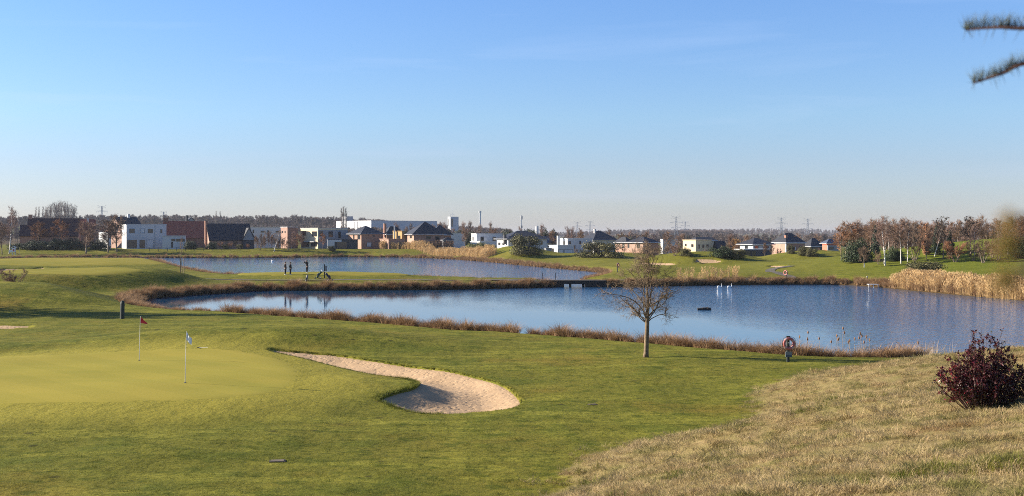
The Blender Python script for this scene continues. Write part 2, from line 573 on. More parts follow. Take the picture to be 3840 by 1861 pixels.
def turf_material():
    m, nt, bs = new_mat('turf')
    L = nt.links
    big = setup_noise(nt, 0.05, 3, 0.5)
    mid = setup_noise(nt, 0.45, 5, 0.6, stretch=(1.0, 0.7, 1, 0.3))
    fine = setup_noise(nt, 5.0, 6, 0.7)
    vfine = setup_noise(nt, 26.0, 4, 0.7)
    streak = setup_noise(nt, 0.8, 4, 0.6, stretch=(0.18, 1.0, 1.0, -0.25))
    c = mixc(nt, mrange(nt, big.outputs['Fac'], 0.35, 0.65), (0.106, 0.108, 0.014), (0.140, 0.122, 0.018))
    c = mixc(nt, mrange(nt, mid.outputs['Fac'], 0.48, 0.62, 0, 0.75), c, (0.068, 0.086, 0.010))
    c = mixc(nt, mrange(nt, streak.outputs['Fac'], 0.50, 0.62, 0, 0.7), c, (0.195, 0.182, 0.026))
    c = mixc(nt, mrange(nt, fine.outputs['Fac'], 0.45, 0.66, 0, 0.7), c, (0.046, 0.057, 0.008))
    c = mixc(nt, mrange(nt, vfine.outputs['Fac'], 0.4, 0.75, 0, 0.5), c, (0.20, 0.172, 0.032))
    # worn, browner turf in patches
    worn = setup_noise(nt, 0.13, 4, 0.6)
    c = mixc(nt, mrange(nt, worn.outputs['Fac'], 0.55, 0.72, 0, 0.65), c, (0.165, 0.105, 0.020))
    # bump shadows painted as dark clumps; dark worm casts and divots as spots
    clump = setup_noise(nt, 1.5, 4, 0.65, stretch=(0.7, 1.0, 1.0, 0.2))
    c = mixc(nt, mrange(nt, clump.outputs['Fac'], 0.53, 0.64, 0, 0.75), c, (0.054, 0.066, 0.008))
    vo = nt.nodes.new('ShaderNodeTexVoronoi'); vo.inputs['Scale'].default_value = 0.55
    tcv = nt.nodes.new('ShaderNodeTexCoord'); L.new(tcv.outputs['Object'], vo.inputs['Vector'])
    c = mixc(nt, mrange(nt, vo.outputs['Distance'], 0.05, 0.11, 0.8, 0, True), c, (0.035, 0.032, 0.010))
    # collar round the putting green
    col = mixc(nt, mrange(nt, fine.outputs['Fac'], 0.3, 0.7), (0.255, 0.210, 0.033), (0.190, 0.172, 0.027))
    c = mixc(nt, mrange(nt, attr(nt, 'sd_green'), 0.3, 5.5, 1.0, 0, True), c, col)
    # fresher grass on the wooded hill
    lush = mixc(nt, mrange(nt, fine.outputs['Fac'], 0.35, 0.65), (0.128, 0.150, 0.018), (0.075, 0.095, 0.011))
    c = mixc(nt, attr(nt, 'lush'), c, lush)
    # fairway beyond the water: even, yellow green, mown in bands
    fw = mixc(nt, mrange(nt, mid.outputs['Fac'], 0.35, 0.65), (0.138, 0.130, 0.020), (0.108, 0.106, 0.016))
    c = mixc(nt, attr(nt, 'fairway'), c, fw)
    # rough dry grass
    pn = setup_noise(nt, 1.3, 5, 0.65)
    dry = mixc(nt, mrange(nt, pn.outputs['Fac'], 0.35, 0.65), (0.21, 0.145, 0.06), (0.12, 0.105, 0.025))
    dry = mixc(nt, mrange(nt, vfine.outputs['Fac'], 0.4, 0.7, 0, 0.7), dry, (0.33, 0.26, 0.13))
    # the edge of the dry grass is frayed by noise
    ad = nt.nodes.new('ShaderNodeMath'); ad.operation = 'ADD'
    L.new(attr(nt, 'dry'), ad.inputs[0])
    L.new(mrange(nt, pn.outputs['Fac'], 0.2, 0.8, -0.8, 0.8), ad.inputs[1])
    c = mixc(nt, mrange(nt, ad.outputs[0], -0.25, 0.5, 0, 1, True), c, dry)
    # wet earth and dead sedge at the water's edge
    c = mixc(nt, mrange(nt, attr(nt, 'sd_shore'), 0.9, 1.9, 1, 0, True), c, (0.065, 0.043, 0.02))
    # far country: winter fields and woods floor
    fn = setup_noise(nt, 0.004, 2, 0.4)
    field = mixc(nt, mrange(nt, fn.outputs['Fac'], 0.45, 0.55), (0.075, 0.095, 0.022), (0.10, 0.075, 0.045))
    c = mixc(nt, attr(nt, 'far'), c, field)
    L.new(c, bs.inputs['Base Color'])
    bs.inputs['Roughness'].default_value = 0.85
    bs.inputs['Specular IOR Level'].default_value = 0.03
    b0 = nt.nodes.new('ShaderNodeBump'); b0.inputs['Strength'].default_value = 0.7; b0.inputs['Distance'].default_value = 0.25
    L.new(mid.outputs['Fac'], b0.inputs['Height'])
    b1 = nt.nodes.new('ShaderNodeBump'); b1.inputs['Strength'].default_value = 0.6; b1.inputs['Distance'].default_value = 0.05
    L.new(fine.outputs['Fac'], b1.inputs['Height']); L.new(b0.outputs['Normal'], b1.inputs['Normal'])
    b2 = nt.nodes.new('ShaderNodeBump'); b2.inputs['Strength'].default_value = 0.6; b2.inputs['Distance'].default_value = 0.02
    L.new(vfine.outputs['Fac'], b2.inputs['Height']); L.new(b1.outputs['Normal'], b2.inputs['Normal'])
    L.new(b2.outputs['Normal'], bs.inputs['Normal'])
    return m

M = {}
M['turf'] = turf_material()
me = np_mesh('ground', np.stack([GX, GY, GZ], -1).reshape(-1, 3), quads, M['turf'], True)
set_attr(me, 'sd_green', sdf(GREEN, GX, GY, 12))
set_attr(me, 'dry', -sdf(DRY, GX, GY, 20))
set_attr(me, 'sd_shore', shore_sd(GX, GY))
set_attr(me, 'lush', np.clip(gauss(GX, GY, 104, 204, 58, 46, 1.6, 0, 1.6), 0, 1) * 0.9)
set_attr(me, 'fairway', np.clip(gauss(GX, GY, 25, 245, 40, 85, 1.4, 0, 3), 0, 1) * smst(166, 185, GY) * 0.8)
set_attr(me, 'far', smst(520, 700, GY))
tag(obj_from('ground', me), kind='structure')

# ------------------------------------------------------------------ sheets draped over the ground
def drape(name, poly, mat, step, hf, smooth=True, tuck=0.0):
    poly = np.asarray(poly)
    dense = []
    for i in range(len(poly)):
        a_, b_ = poly[i], poly[(i + 1) % len(poly)]
        k_ = max(1, int(np.ceil(np.linalg.norm(b_ - a_) / (0.6 * min(step)))))
        dense += [a_ + (b_ - a_) * j / k_ for j in range(k_)]
    poly = np.array(dense)
    x0, y0 = poly.min(0); x1, y1 = poly.max(0)
    sx, sy = step
    gx, gy = np.meshgrid(np.arange(x0, x1, sx), np.arange(y0, y1, sy))
    gx = gx + (np.arange(gx.shape[0]) % 2)[:, None] * sx * 0.5
    s = sdf(poly, gx, gy, 50)
    keep = s < -0.35 * min(sx, sy)
    pts = [Vector((float(a), float(b))) for a, b in poly] + [Vector((float(a), float(b))) for a, b in zip(gx[keep], gy[keep])]
    n = len(poly)
    vo, eo, fo, *_ = mgeo.delaunay_2d_cdt(pts, [(i, (i + 1) % n) for i in range(n)], [], 1, 1e-5)
    V = np.array([(v.x, v.y) for v in vo])
    Z = hf(V[:, 0], V[:, 1])
    if tuck: Z = Z - tuck * (sdf(poly, V[:, 0], V[:, 1], 5) > -0.02)      # rim turned down into the ground
    F = np.array([f for f in fo if len(f) == 3])
    a = V[F[:, 1]] - V[F[:, 0]]; b = V[F[:, 2]] - V[F[:, 0]]
    flip = (a[:, 0] * b[:, 1] - a[:, 1] * b[:, 0]) < 0
    F[flip] = F[flip][:, ::-1]
    me = np_mesh(name, np.column_stack([V, Z]), F, mat, smooth)
    return tag(obj_from(name, me), kind='structure'), me

def green_material(name='putting_green_turf', k=1.0):
    m, nt, bs = new_mat(name)
    big = setup_noise(nt, 0.12, 3, 0.5); st = setup_noise(nt, 0.7, 5, 0.6, stretch=(0.25, 1, 1, 0.1)); fine = setup_noise(nt, 9, 5, 0.7)
    c = mixc(nt, mrange(nt, big.outputs['Fac'], 0.35, 0.65), (0.285, 0.232, 0.040), (0.240, 0.212, 0.035))
    c = mixc(nt, mrange(nt, st.outputs['Fac'], 0.4, 0.7, 0, 0.5), c, (0.30, 0.235, 0.042))
    c = mixc(nt, mrange(nt, fine.outputs['Fac'], 0.45, 0.75, 0, 0.35), c, (0.13, 0.13, 0.02))
    nt.links.new(c, bs.inputs['Base Color'])
    wv = nt.nodes.new('ShaderNodeTexWave'); wv.bands_direction = 'DIAGONAL'; wv.inputs['Scale'].default_value = 0.16; wv.inputs['Distortion'].default_value = 0.3; wv.inputs['Detail'].default_value = 1
    tcw = nt.nodes.new('ShaderNodeTexCoord'); nt.links.new(tcw.outputs['Object'], wv.inputs['Vector'])
    c = mixc(nt, mrange(nt, wv.outputs['Fac'], 0.42, 0.58, 0.0, 1.0), c, mixc(nt, 1.0, c, (0.94, 0.955, 0.95), 'MULTIPLY'))     # mower bands
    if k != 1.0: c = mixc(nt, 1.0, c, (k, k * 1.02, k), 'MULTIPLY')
    nt.links.new(c, bs.inputs['Base Color'])
    bs.inputs['Roughness'].default_value = 0.9; bs.inputs['Specular IOR Level'].default_value = 0.03
    bump(nt, bs, fine.outputs['Fac'], 0.35, 0.015)
    return m
M['green'] = green_material()
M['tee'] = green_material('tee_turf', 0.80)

def sand_material():
    m, nt, bs = new_mat('bunker_sand')
    n = setup_noise(nt, 1.2, 5, 0.6)
    foot = nt.nodes.new('ShaderNodeTexVoronoi'); foot.inputs['Scale'].default_value = 3.6; foot.inputs['Randomness'].default_value = 1
    tc = nt.nodes.new('ShaderNodeTexCoord'); ns = setup_noise(nt, 2.5, 3)
    mp = nt.nodes.new('ShaderNodeVectorMath'); mp.operation = 'ADD'
    sc = nt.nodes.new('ShaderNodeVectorMath'); sc.operation = 'SCALE'; sc.inputs['Scale'].default_value = 0.35
    nt.links.new(ns.outputs['Color'], sc.inputs[0]); nt.links.new(tc.outputs['Object'], mp.inputs[0]); nt.links.new(sc.outputs[0], mp.inputs[1])
    nt.links.new(mp.outputs[0], foot.inputs['Vector'])
    f2 = setup_noise(nt, 14, 5, 0.7)
    c = mixc(nt, mrange(nt, n.outputs['Fac'], 0.3, 0.7), (0.35, 0.235, 0.130), (0.42, 0.29, 0.168))
    c = mixc(nt, mrange(nt, f2.outputs['Fac'], 0.4, 0.8, 0, 0.5), c, (0.25, 0.17, 0.105))
    nt.links.new(c, bs.inputs['Base Color'])
    bs.inputs['Roughness'].default_value = 0.9; bs.inputs['Specular IOR Level'].default_value = 0.1
    b1 = nt.nodes.new('ShaderNodeBump'); b1.inputs['Strength'].default_value = 0.6; b1.inputs['Distance'].default_value = 0.045
    nt.links.new(mrange(nt, foot.outputs['Distance'], 0.0, 0.5), b1.inputs['Height'])
    b2 = nt.nodes.new('ShaderNodeBump'); b2.inputs['Strength'].default_value = 0.5; b2.inputs['Distance'].default_value = 0.03
    nt.links.new(f2.outputs['Fac'], b2.inputs['Height']); nt.links.new(b1.outputs['Normal'], b2.inputs['Normal'])
    nt.links.new(b2.outputs['Normal'], bs.inputs['Normal'])
    return m
M['sand'] = sand_material()

drape('golf_green', GREEN, M['green'], (0.5, 0.5), lambda x, y: turf(x, y) + 0.006, tuck=0.03)
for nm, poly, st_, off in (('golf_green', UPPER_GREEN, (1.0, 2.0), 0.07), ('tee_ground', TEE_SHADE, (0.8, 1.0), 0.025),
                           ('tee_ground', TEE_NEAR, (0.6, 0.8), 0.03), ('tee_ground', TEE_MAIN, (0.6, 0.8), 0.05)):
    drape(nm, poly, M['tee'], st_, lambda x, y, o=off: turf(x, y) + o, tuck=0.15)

def grow(poly, d):
    """push an outline outwards by d"""
    n = len(poly); out = []
    area = 0.5 * np.sum(poly[:, 0] * np.roll(poly[:, 1], -1) - np.roll(poly[:, 0], -1) * poly[:, 1])
    sg = 1 if area > 0 else -1
    for i in range(n):
        t = poly[(i + 1) % n] - poly[i - 1]; t = t / (np.linalg.norm(t) + 1e-9)
        out.append(poly[i] + sg * np.array([t[1], -t[0]]) * d)
    return np.array(out)

for bi, (poly, dep) in enumerate(BUNKERS):
    big_one = bi == 0
    def sand_h(x, y, poly=poly, dep=dep, big_one=big_one):
        s = sdf(poly, x, y, 6)
        z = turf(x, y) - 0.10 - dep * smst(0.1, -1.6 if big_one else -1.0, s)
        if big_one:
            z = z + 0.016 * wob(x, y, 1.3, 21) * smst(-0.2, -0.8, s) + 0.008 * wob(x, y, 0.5, 22) * smst(-0.2, -0.8, s)
        return z
    drape('sand_bunker', grow(poly, 0.06), M['sand'], (0.14, 0.2) if big_one else (0.5, 0.6), sand_h)

# ------------------------------------------------------------------ paths
M['path'] = simple('path_asphalt', (0.105, 0.095, 0.075), 0.9, 0.3, 0.8, spec=0.1)
def ribbon(name, pts, width, mat, off=0.03):
    c = spline(pts, False, 8)
    t = np.gradient(c, axis=0); t /= np.linalg.norm(t, axis=1)[:, None]
    nrm = np.column_stack([-t[:, 1], t[:, 0]])
    ks = np.linspace(-0.5, 0.5, 7)
    P = c[:, None, :] + nrm[:, None, :] * (ks[None, :, None] * width)
    Z = turf(P[..., 0], P[..., 1]) + off
    V = np.dstack([P, Z[..., None]]).reshape(-1, 3)
    n, k = len(c), len(ks); ii = np.arange(n * k).reshape(n, k)
    F = np.stack([ii[:-1, :-1], ii[:-1, 1:], ii[1:, 1:], ii[1:, :-1]], -1).reshape(-1, 4)[:, ::-1]
    return tag(obj_from(name, np_mesh(name, V, F, mat, True)), kind='structure')
ribbon('path', [(-62, 160), (-50, 160.2), (-40, 160.5), (-28, 158.6), (-14, 159), (-4, 160.2), (4.2, 161)], 2.2, M['path'], 0.05)
_pp = [hit(x * K, y * K, 140) for x, y in [(1560, 705), (1700, 707), (1850, 705), (1960, 703), (1988, 698), (1968, 691), (1938, 684), (1942, 677), (1968, 672.5), (1992, 669)]]
ribbon('path', [(12.6, 161.2)] + [(p.x, p.y) for p in _pp], 1.5, M['path'], 0.05)

# ------------------------------------------------------------------ water
def water_material():
    m, nt, bs = new_mat('pond_water')
    L = nt.links
    bs.inputs['Base Color'].default_value = (0.012, 0.056, 0.125, 1)
    bs.inputs['Roughness'].default_value = 0.03
    bs.inputs['IOR'].default_value = 1.333
    bs.inputs['Specular IOR Level'].default_value = 0.5
    tc = nt.nodes.new('ShaderNodeTexCoord')
    sep = nt.nodes.new('ShaderNodeSeparateXYZ'); L.new(tc.outputs['Object'], sep.inputs[0])
    cat = setup_noise(nt, 0.022, 3, 0.5, stretch=(1.0, 0.55, 1.0, 0.35))      # wind lanes
    gust = mrange(nt, sep.outputs['Y'], 95, 190, -0.18, 0.42)
    gx_ = mrange(nt, sep.outputs['X'], -40, 40, -0.25, 0.34)
    a = nt.nodes.new('ShaderNodeMath'); a.operation = 'ADD'; L.new(gust, a.inputs[0]); L.new(gx_, a.inputs[1])
    a2 = nt.nodes.new('ShaderNodeMath'); a2.operation = 'ADD'; L.new(a.outputs[0], a2.inputs[0]); L.new(cat.outputs['Fac'], a2.inputs[1])
    mask = mrange(nt, a2.outputs[0], 0.42, 0.78, 0.03, 1.0, True)
    w1 = setup_noise(nt, 2.6, 3, 0.6, stretch=(1.0, 0.6, 1, 0.2))
    w2 = setup_noise(nt, 0.55, 3, 0.5, stretch=(1.0, 0.6, 1, -0.3))
    s1 = nt.nodes.new('ShaderNodeMath'); s1.operation = 'MULTIPLY'; L.new(mask, s1.inputs[0]); s1.inputs[1].default_value = 0.75
    b1 = nt.nodes.new('ShaderNodeBump'); b1.inputs['Distance'].default_value = 0.20
    L.new(s1.outputs[0], b1.inputs['Strength']); L.new(w1.outputs['Fac'], b1.inputs['Height'])
    b2 = nt.nodes.new('ShaderNodeBump'); b2.inputs['Distance'].default_value = 0.10
    s2 = nt.nodes.new('ShaderNodeMath'); s2.operation = 'MULTIPLY'; L.new(mask, s2.inputs[0]); s2.inputs[1].default_value = 0.35
    L.new(s2.outputs[0], b2.inputs['Strength']); L.new(w2.outputs['Fac'], b2.inputs['Height']); L.new(b1.outputs['Normal'], b2.inputs['Normal'])
    L.new(b2.outputs['Normal'], bs.inputs['Normal'])
    return m
M['water'] = water_material()
wm = MB()
wm.add([(-190, 52, 0), (110, 52, 0), (110, 405, 0), (-190, 405, 0)], [(0, 1, 2, 3)])
tag(wm.build('pond_water', M['water']), kind='structure')
# ------------------------------------------------------------------ plant materials
M['bark_grey'] = simple('bark_grey_brown', (0.20, 0.155, 0.115), 0.9, 0.4, 6, bmp=0.4, bdist=0.02)
M['bark_olive'] = simple('bark_lichen_olive', (0.155, 0.11, 0.065), 0.9, 0.45, 7, bmp=0.5, bdist=0.02)
M['bark_dark'] = simple('bark_dark', (0.06, 0.045, 0.035), 0.9, 0.35, 5)
M['twig_brown'] = simple('twig_brown', (0.20, 0.125, 0.08), 0.85, 0.3, 0.5, rand=0.25)
M['twig_red'] = simple('twig_reddish', (0.21, 0.135, 0.10), 0.85, 0.3, 0.5, rand=0.25)
M['twig_grey'] = simple('twig_grey', (0.20, 0.165, 0.14), 0.85, 0.3, 0.5, rand=0.2)
M['twig_rust'] = simple('twig_rust', (0.26, 0.13, 0.065), 0.85, 0.35, 0.8, rand=0.2)
M['leaf_olive'] = simple('leaf_olive', (0.085, 0.078, 0.022), 0.6, 0.5, 1.6, rand=0.2)
M['leaf_dark'] = simple('leaf_dark_green', (0.035, 0.055, 0.018), 0.6, 0.5, 1.6, rand=0.2)
M['leaf_conifer'] = simple('conifer_needle', (0.026, 0.042, 0.022), 0.7, 0.45, 2.0, rand=0.2)
M['leaf_yellow'] = simple('leaf_yellow_orange', (0.30, 0.15, 0.03), 0.7, 0.35, 1.0)
M['leaf_lime'] = simple('leaf_yellow_green', (0.13, 0.13, 0.025), 0.7, 0.35, 1.0)
M['wood_far'] = simple('far_bare_wood', (0.155, 0.118, 0.105), 0.9, 0.3, 0.05, rand=0.25)

def birch_bark():
    m, nt, bs = new_mat('birch_bark')
    n = setup_noise(nt, 3.0, 4, 0.6, stretch=(1, 1, 4.5))
    c = mixc(nt, mrange(nt, n.outputs['Fac'], 0.56, 0.66), (0.62, 0.58, 0.52), (0.05, 0.042, 0.036))
    nt.links.new(c, bs.inputs['Base Color']); bs.inputs['Roughness'].default_value = 0.8
    return m
M['birch'] = birch_bark()

def blade_material(name, cols, rand=0.3, trans=0.25, patch=None, pscale=0.5):
    """dead or living blades: colour picked per clump, broken up along it and drifting from patch to patch of the ground"""
    m, nt, bs = new_mat(name)
    oi = nt.nodes.new('ShaderNodeObjectInfo')
    n = setup_noise(nt, 9.0, 3)
    a = mixc(nt, oi.outputs['Random'], cols[0], cols[1])
    c = mixc(nt, mrange(nt, n.outputs['Fac'], 0.35, 0.65), a, cols[2])
    if patch:
        geo = nt.nodes.new('ShaderNodeNewGeometry')
        for k, (pc, sc, lo, hi, amt) in enumerate(patch):
            pn = nt.nodes.new('ShaderNodeTexNoise'); pn.inputs['Scale'].default_value = sc; pn.inputs['Detail'].default_value = 4; pn.inputs['Roughness'].default_value = 0.6
            nt.links.new(geo.outputs['Position'], pn.inputs['Vector'])
            c = mixc(nt, mrange(nt, pn.outputs['Fac'], lo, hi, 0, amt), c, pc)
    nt.links.new(c, bs.inputs['Base Color'])
    bs.inputs['Roughness'].default_value = 0.75; bs.inputs['Specular IOR Level'].default_value = 0.15
    tr = nt.nodes.new('ShaderNodeBsdfTranslucent'); nt.links.new(c, tr.inputs['Color'])
    ms = nt.nodes.new('ShaderNodeMixShader'); ms.inputs['Fac'].default_value = trans
    nt.links.new(bs.outputs['BSDF'], ms.inputs[1]); nt.links.new(tr.outputs['BSDF'], ms.inputs[2])
    nt.links.new(ms.outputs['Shader'], nt.nodes['Material Output'].inputs['Surface'])
    return m
M['sedge'] = blade_material('dead_sedge', [(0.31, 0.19, 0.095), (0.44, 0.29, 0.16), (0.23, 0.135, 0.065)])
M['reed'] = blade_material('dead_reed', [(0.52, 0.36, 0.17), (0.60, 0.44, 0.24), (0.42, 0.27, 0.12)])
M['straw'] = blade_material('dry_grass_blade', [(0.39, 0.275, 0.125), (0.20, 0.172, 0.048), (0.45, 0.335, 0.178)],
                            patch=[((0.125, 0.13, 0.024), 0.9, 0.49, 0.62, 0.8), ((0.24, 0.135, 0.06), 0.55, 0.52, 0.68, 0.7), ((0.10, 0.105, 0.025), 2.3, 0.60, 0.70, 0.8)])
M['lawnblade'] = blade_material('lawn_blade', [(0.104, 0.120, 0.013), (0.19, 0.172, 0.025), (0.072, 0.094, 0.010)],
                                patch=[((0.165, 0.108, 0.020), 0.13, 0.55, 0.72, 0.65), ((0.19, 0.168, 0.026), 0.8, 0.49, 0.60, 0.65), ((0.050, 0.064, 0.008), 1.5, 0.52, 0.63, 0.75), ((0.055, 0.068, 0.009), 5.0, 0.52, 0.62, 0.6)])  # the dark patches paint in the shadows of small turf bumps

# ------------------------------------------------------------------ tree growing
def perp(d, rng):
    a = d.orthogonal().normalized()
    return (Matrix.Rotation(rng.uniform(0, 2 * PI), 3, d) @ a).normalized()

def limb(p, d, L, n, wig, up, rng):
    pts = [p.copy()]; d = d.normalized(); s = L / n
    for i in range(n):
        d = (d + perp(d, rng) * wig * rng.uniform(0.4, 1.0) + Vector((0, 0, up))).normalized()
        p = p + d * s
        pts.append(p.copy())
    return pts, d

def along(pts, t):
    k = t * (len(pts) - 1); i = min(int(k), len(pts) - 2); f = k - i
    return pts[i].lerp(pts[i + 1], f), (pts[i + 1] - pts[i]).normalized()

def twig_arrays(mb, tw, n=3):
    """tw: list of (p0, p1, r); thin pyramids"""
    if not tw: return
    P0 = np.array([t[0] for t in tw]); P1 = np.array([t[1] for t in tw]); r = np.array([t[2] for t in tw])[:, None]
    d = P1 - P0; d /= np.linalg.norm(d, axis=1)[:, None] + 1e-9
    a = np.cross(d, np.array([0.31, 0.53, 0.79])); a /= np.linalg.norm(a, axis=1)[:, None] + 1e-9
    b = np.cross(d, a)
    ring = [P0 + (a * math.cos(2 * PI * j / 3) + b * math.sin(2 * PI * j / 3)) * r for j in range(3)]
    V = np.stack(ring + [P1], 1).reshape(-1, 3)
    base = len(mb.v)
    mb.v.extend(map(tuple, V.tolist()))
    for i in range(len(tw)):
        o = base + i * 4
        mb.f += [(o, o + 1, o + 3), (o + 1, o + 2, o + 3), (o + 2, o, o + 3)]
    mb.m += [mb.mi] * (3 * len(tw))

def grow_tree(seed, H=7.0, r0=0.10, clear=0.25, n1=14, ang=(0.5, 1.0), len1=0.5, n2=6, n3=7, tw=8, tl=0.35, wig=0.18, up=0.06, tr=0.012,
              lean=(0, 0), stems=1, tops=0.9, narrow=0.6, leader=0.97):
    rng = random.Random(seed)
    T, C = MB(), MB()
    twigs = []
    for s in range(stems):
        if stems > 1:
            a = 2 * PI * s / stems + rng.uniform(-0.4, 0.4)
            d0 = Vector((math.cos(a) * 0.45, math.sin(a) * 0.45, 1)); p0 = Vector((math.cos(a) * 0.06, math.sin(a) * 0.06, -0.15)); hh = H * rng.uniform(0.75, 1.0)
        else:
            d0 = Vector((lean[0], lean[1], 1)); p0 = Vector((0, 0, -0.2)); hh = H
        trunk, _ = limb(p0, d0, hh * leader, 9, wig * 0.35, 0.02, rng)
        rr = [r0 * (1 - i / 9.0) ** 0.85 + 0.008 for i in range(10)]
        rr[0] *= 1.3
        T.tube(trunk, rr, 7)
        for i in range(n1 // (stems if stems > 1 else 1)):
            t = clear + (tops - clear) * ((i + rng.random()) / max(1, n1 // (stems if stems > 1 else 1)))
            p, td = along(trunk, t)
            an = rng.uniform(*ang)
            d = (td * math.cos(an) + perp(td, rng) * math.sin(an)).normalized()
            L = H * len1 * (1 - narrow * (t - clear) / (1 - clear)) * rng.uniform(0.7, 1.1)
            pts, _ = limb(p, d, L, 5, wig, up, rng)
            rb = r0 * 0.45 * (1 - 0.6 * t)
            C.tube(pts, [rb * (1 - 0.16 * k) for k in range(6)], 4, cap=False)
            for j in range(n2):
                tt = rng.uniform(0.25, 1.0)
                q, qd = along(pts, tt)
                an2 = rng.uniform(0.4, 0.9)
                d2 = (qd * math.cos(an2) + perp(qd, rng) * math.sin(an2)).normalized()
                L2 = L * rng.uniform(0.3, 0.55)
                pts2, _ = limb(q, d2, L2, 3, wig, up, rng)
                C.tube(pts2, [rb * 0.4, rb * 0.3, rb * 0.22, rb * 0.12], 3, cap=False)
                for k in range(n3):
                    u, ud = along(pts2, rng.uniform(0.1, 1.0))
                    d3 = (ud * 0.8 + perp(ud, rng) * rng.uniform(0.3, 0.9) + Vector((0, 0, up))).normalized()
                    e = u + d3 * tl * rng.uniform(0.6, 1.3)
                    twigs.append((u, e, tr))
                    for z in range(tw):
                        f = u.lerp(e, rng.random())
                        d4 = (d3 + perp(d3, rng) * rng.uniform(0.4, 0.9)).normalized()
                        twigs.append((f, f + d4 * tl * rng.uniform(0.3, 0.7), tr * 0.75))
    twig_arrays(C, twigs)
    return T, C

def leaf_cloud(seed, lobes, n, size, flat=0.0, mb=None, updir=0.3):
    """n small leaf faces spread through ellipsoid lobes (cx, cy, cz, rx, ry, rz), denser to the outside"""
    rng = np.random.RandomState(seed)
    vol = np.array([l[3] * l[4] * l[5] for l in lobes]) ** 0.75; vol /= vol.sum()
    li = rng.choice(len(lobes), n, p=vol)
    lb = np.array(lobes)[li]
    d = rng.normal(size=(n, 3)); d /= np.linalg.norm(d, axis=1)[:, None]
    rad = rng.uniform(0.25, 1.0, n) ** 0.45 * (1 + 0.12 * rng.normal(size=n))
    P = lb[:, :3] + d * lb[:, 3:] * rad[:, None]
    P[:, 2] = np.maximum(P[:, 2], 0.03)
    nd = d + rng.normal(size=(n, 3)) * 0.7; nd[:, 2] += updir; nd /= np.linalg.norm(nd, axis=1)[:, None]
    a = np.cross(nd, rng.normal(size=(n, 3))); a /= np.linalg.norm(a, axis=1)[:, None] + 1e-9
    b = np.cross(nd, a)
    s = (size * rng.uniform(0.6, 1.3, n))[:, None]
    V = np.stack([P - a * s, P - b * s * 0.5, P + a * s, P + b * s * 0.5 + nd * s * 0.2], 1).reshape(-1, 3)
    F = np.arange(4 * n).reshape(n, 4)
    mb = mb or MB()
    o = len(mb.v)
    mb.v.extend(map(tuple, V.tolist())); mb.f.extend(map(tuple, (F + o).tolist())); mb.m += [mb.mi] * n
    return mb

PLANTS = {}
def proto(key, trunk, crown, mt, mc, extra=None):
    PLANTS[key] = (trunk.mesh(key + '_trunk', mt, True), crown.mesh(key + '_crown', mc, False))

for i in range(3):
    proto('bare%d' % i, *grow_tree(10 + i, 7, 0.10, 0.18, 18, (0.35, 0.85), 0.44, 7, 6, 7, 0.5, 0.16, 0.07, tr=0.018), M['bark_grey'], M['twig_brown'])
for i in range(2):
    proto('red%d' % i, *grow_tree(20 + i, 7, 0.09, 0.12, 18, (0.2, 0.65), 0.44, 6, 6, 5, 0.55, 0.13, 0.10, tr=0.016), M['bark_grey'], M['twig_red'])
for i in range(3):
    proto('birch%d' % i, *grow_tree(30 + i, 8.5, 0.105, 0.3, 16, (0.35, 0.7), 0.30, 6, 6, 6, 0.45, 0.15, 0.03, tr=0.016, lean=((-0.08, 0.1, 0.02)[i], 0)), M['birch'], M['twig_red'])
proto('birch_lean', *grow_tree(36, 7.5, 0.11, 0.35, 13, (0.4, 0.8), 0.28, 5, 5, 4, 0.45, 0.2, 0.05, lean=(0.28, 0)), M['birch'], M['twig_red'])
for i in range(2):
    proto('shrub%d' % i, *grow_tree(40 + i, 3.6, 0.05, 0.12, 20, (0.3, 0.8), 0.42, 6, 6, 6, 0.30, 0.2, 0.05, tr=0.016, stems=5), M['bark_grey'], M['twig_brown'])
proto('rust', *grow_tree(45, 3.8, 0.06, 0.15, 24, (0.35, 0.9), 0.42, 7, 7, 8, 0.28, 0.18, 0.05, stems=4), M['bark_grey'], M['twig_rust'])
proto('rust_tall', *grow_tree(46, 6.0, 0.08, 0.28, 18, (0.45, 1.0), 0.40, 6, 7, 8, 0.34, 0.16, 0.04, tr=0.02), M['bark_grey'], M['twig_rust'])
for i in range(2):
    proto('poplar%d' % i, *grow_tree(50 + i, 20, 0.30, 0.08, 34, (0.12, 0.3), 0.26, 4, 4, 2, 1.0, 0.08, 0.10, tr=0.03), M['bark_grey'], M['twig_grey'])
for i in range(2):
    proto('grey%d' % i, *grow_tree(55 + i, 14, 0.22, 0.2, 18, (0.25, 0.6), 0.40, 5, 4, 2, 0.8, 0.12, 0.10, tr=0.028), M['bark_grey'], M['twig_grey'])
proto('sapling', *grow_tree(60, 4.6, 0.05, 0.42, 9, (0.25, 0.6), 0.30, 4, 4, 3, 0.30, 0.18, 0.08, tr=0.008), M['bark_grey'], M['twig_brown'])
proto('whip', *grow_tree(61, 2.6, 0.022, 0.15, 10, (0.3, 0.6), 0.25, 3, 3, 1, 0.20, 0.2, 0.08, tr=0.006), M['twig_grey'], M['twig_grey'])
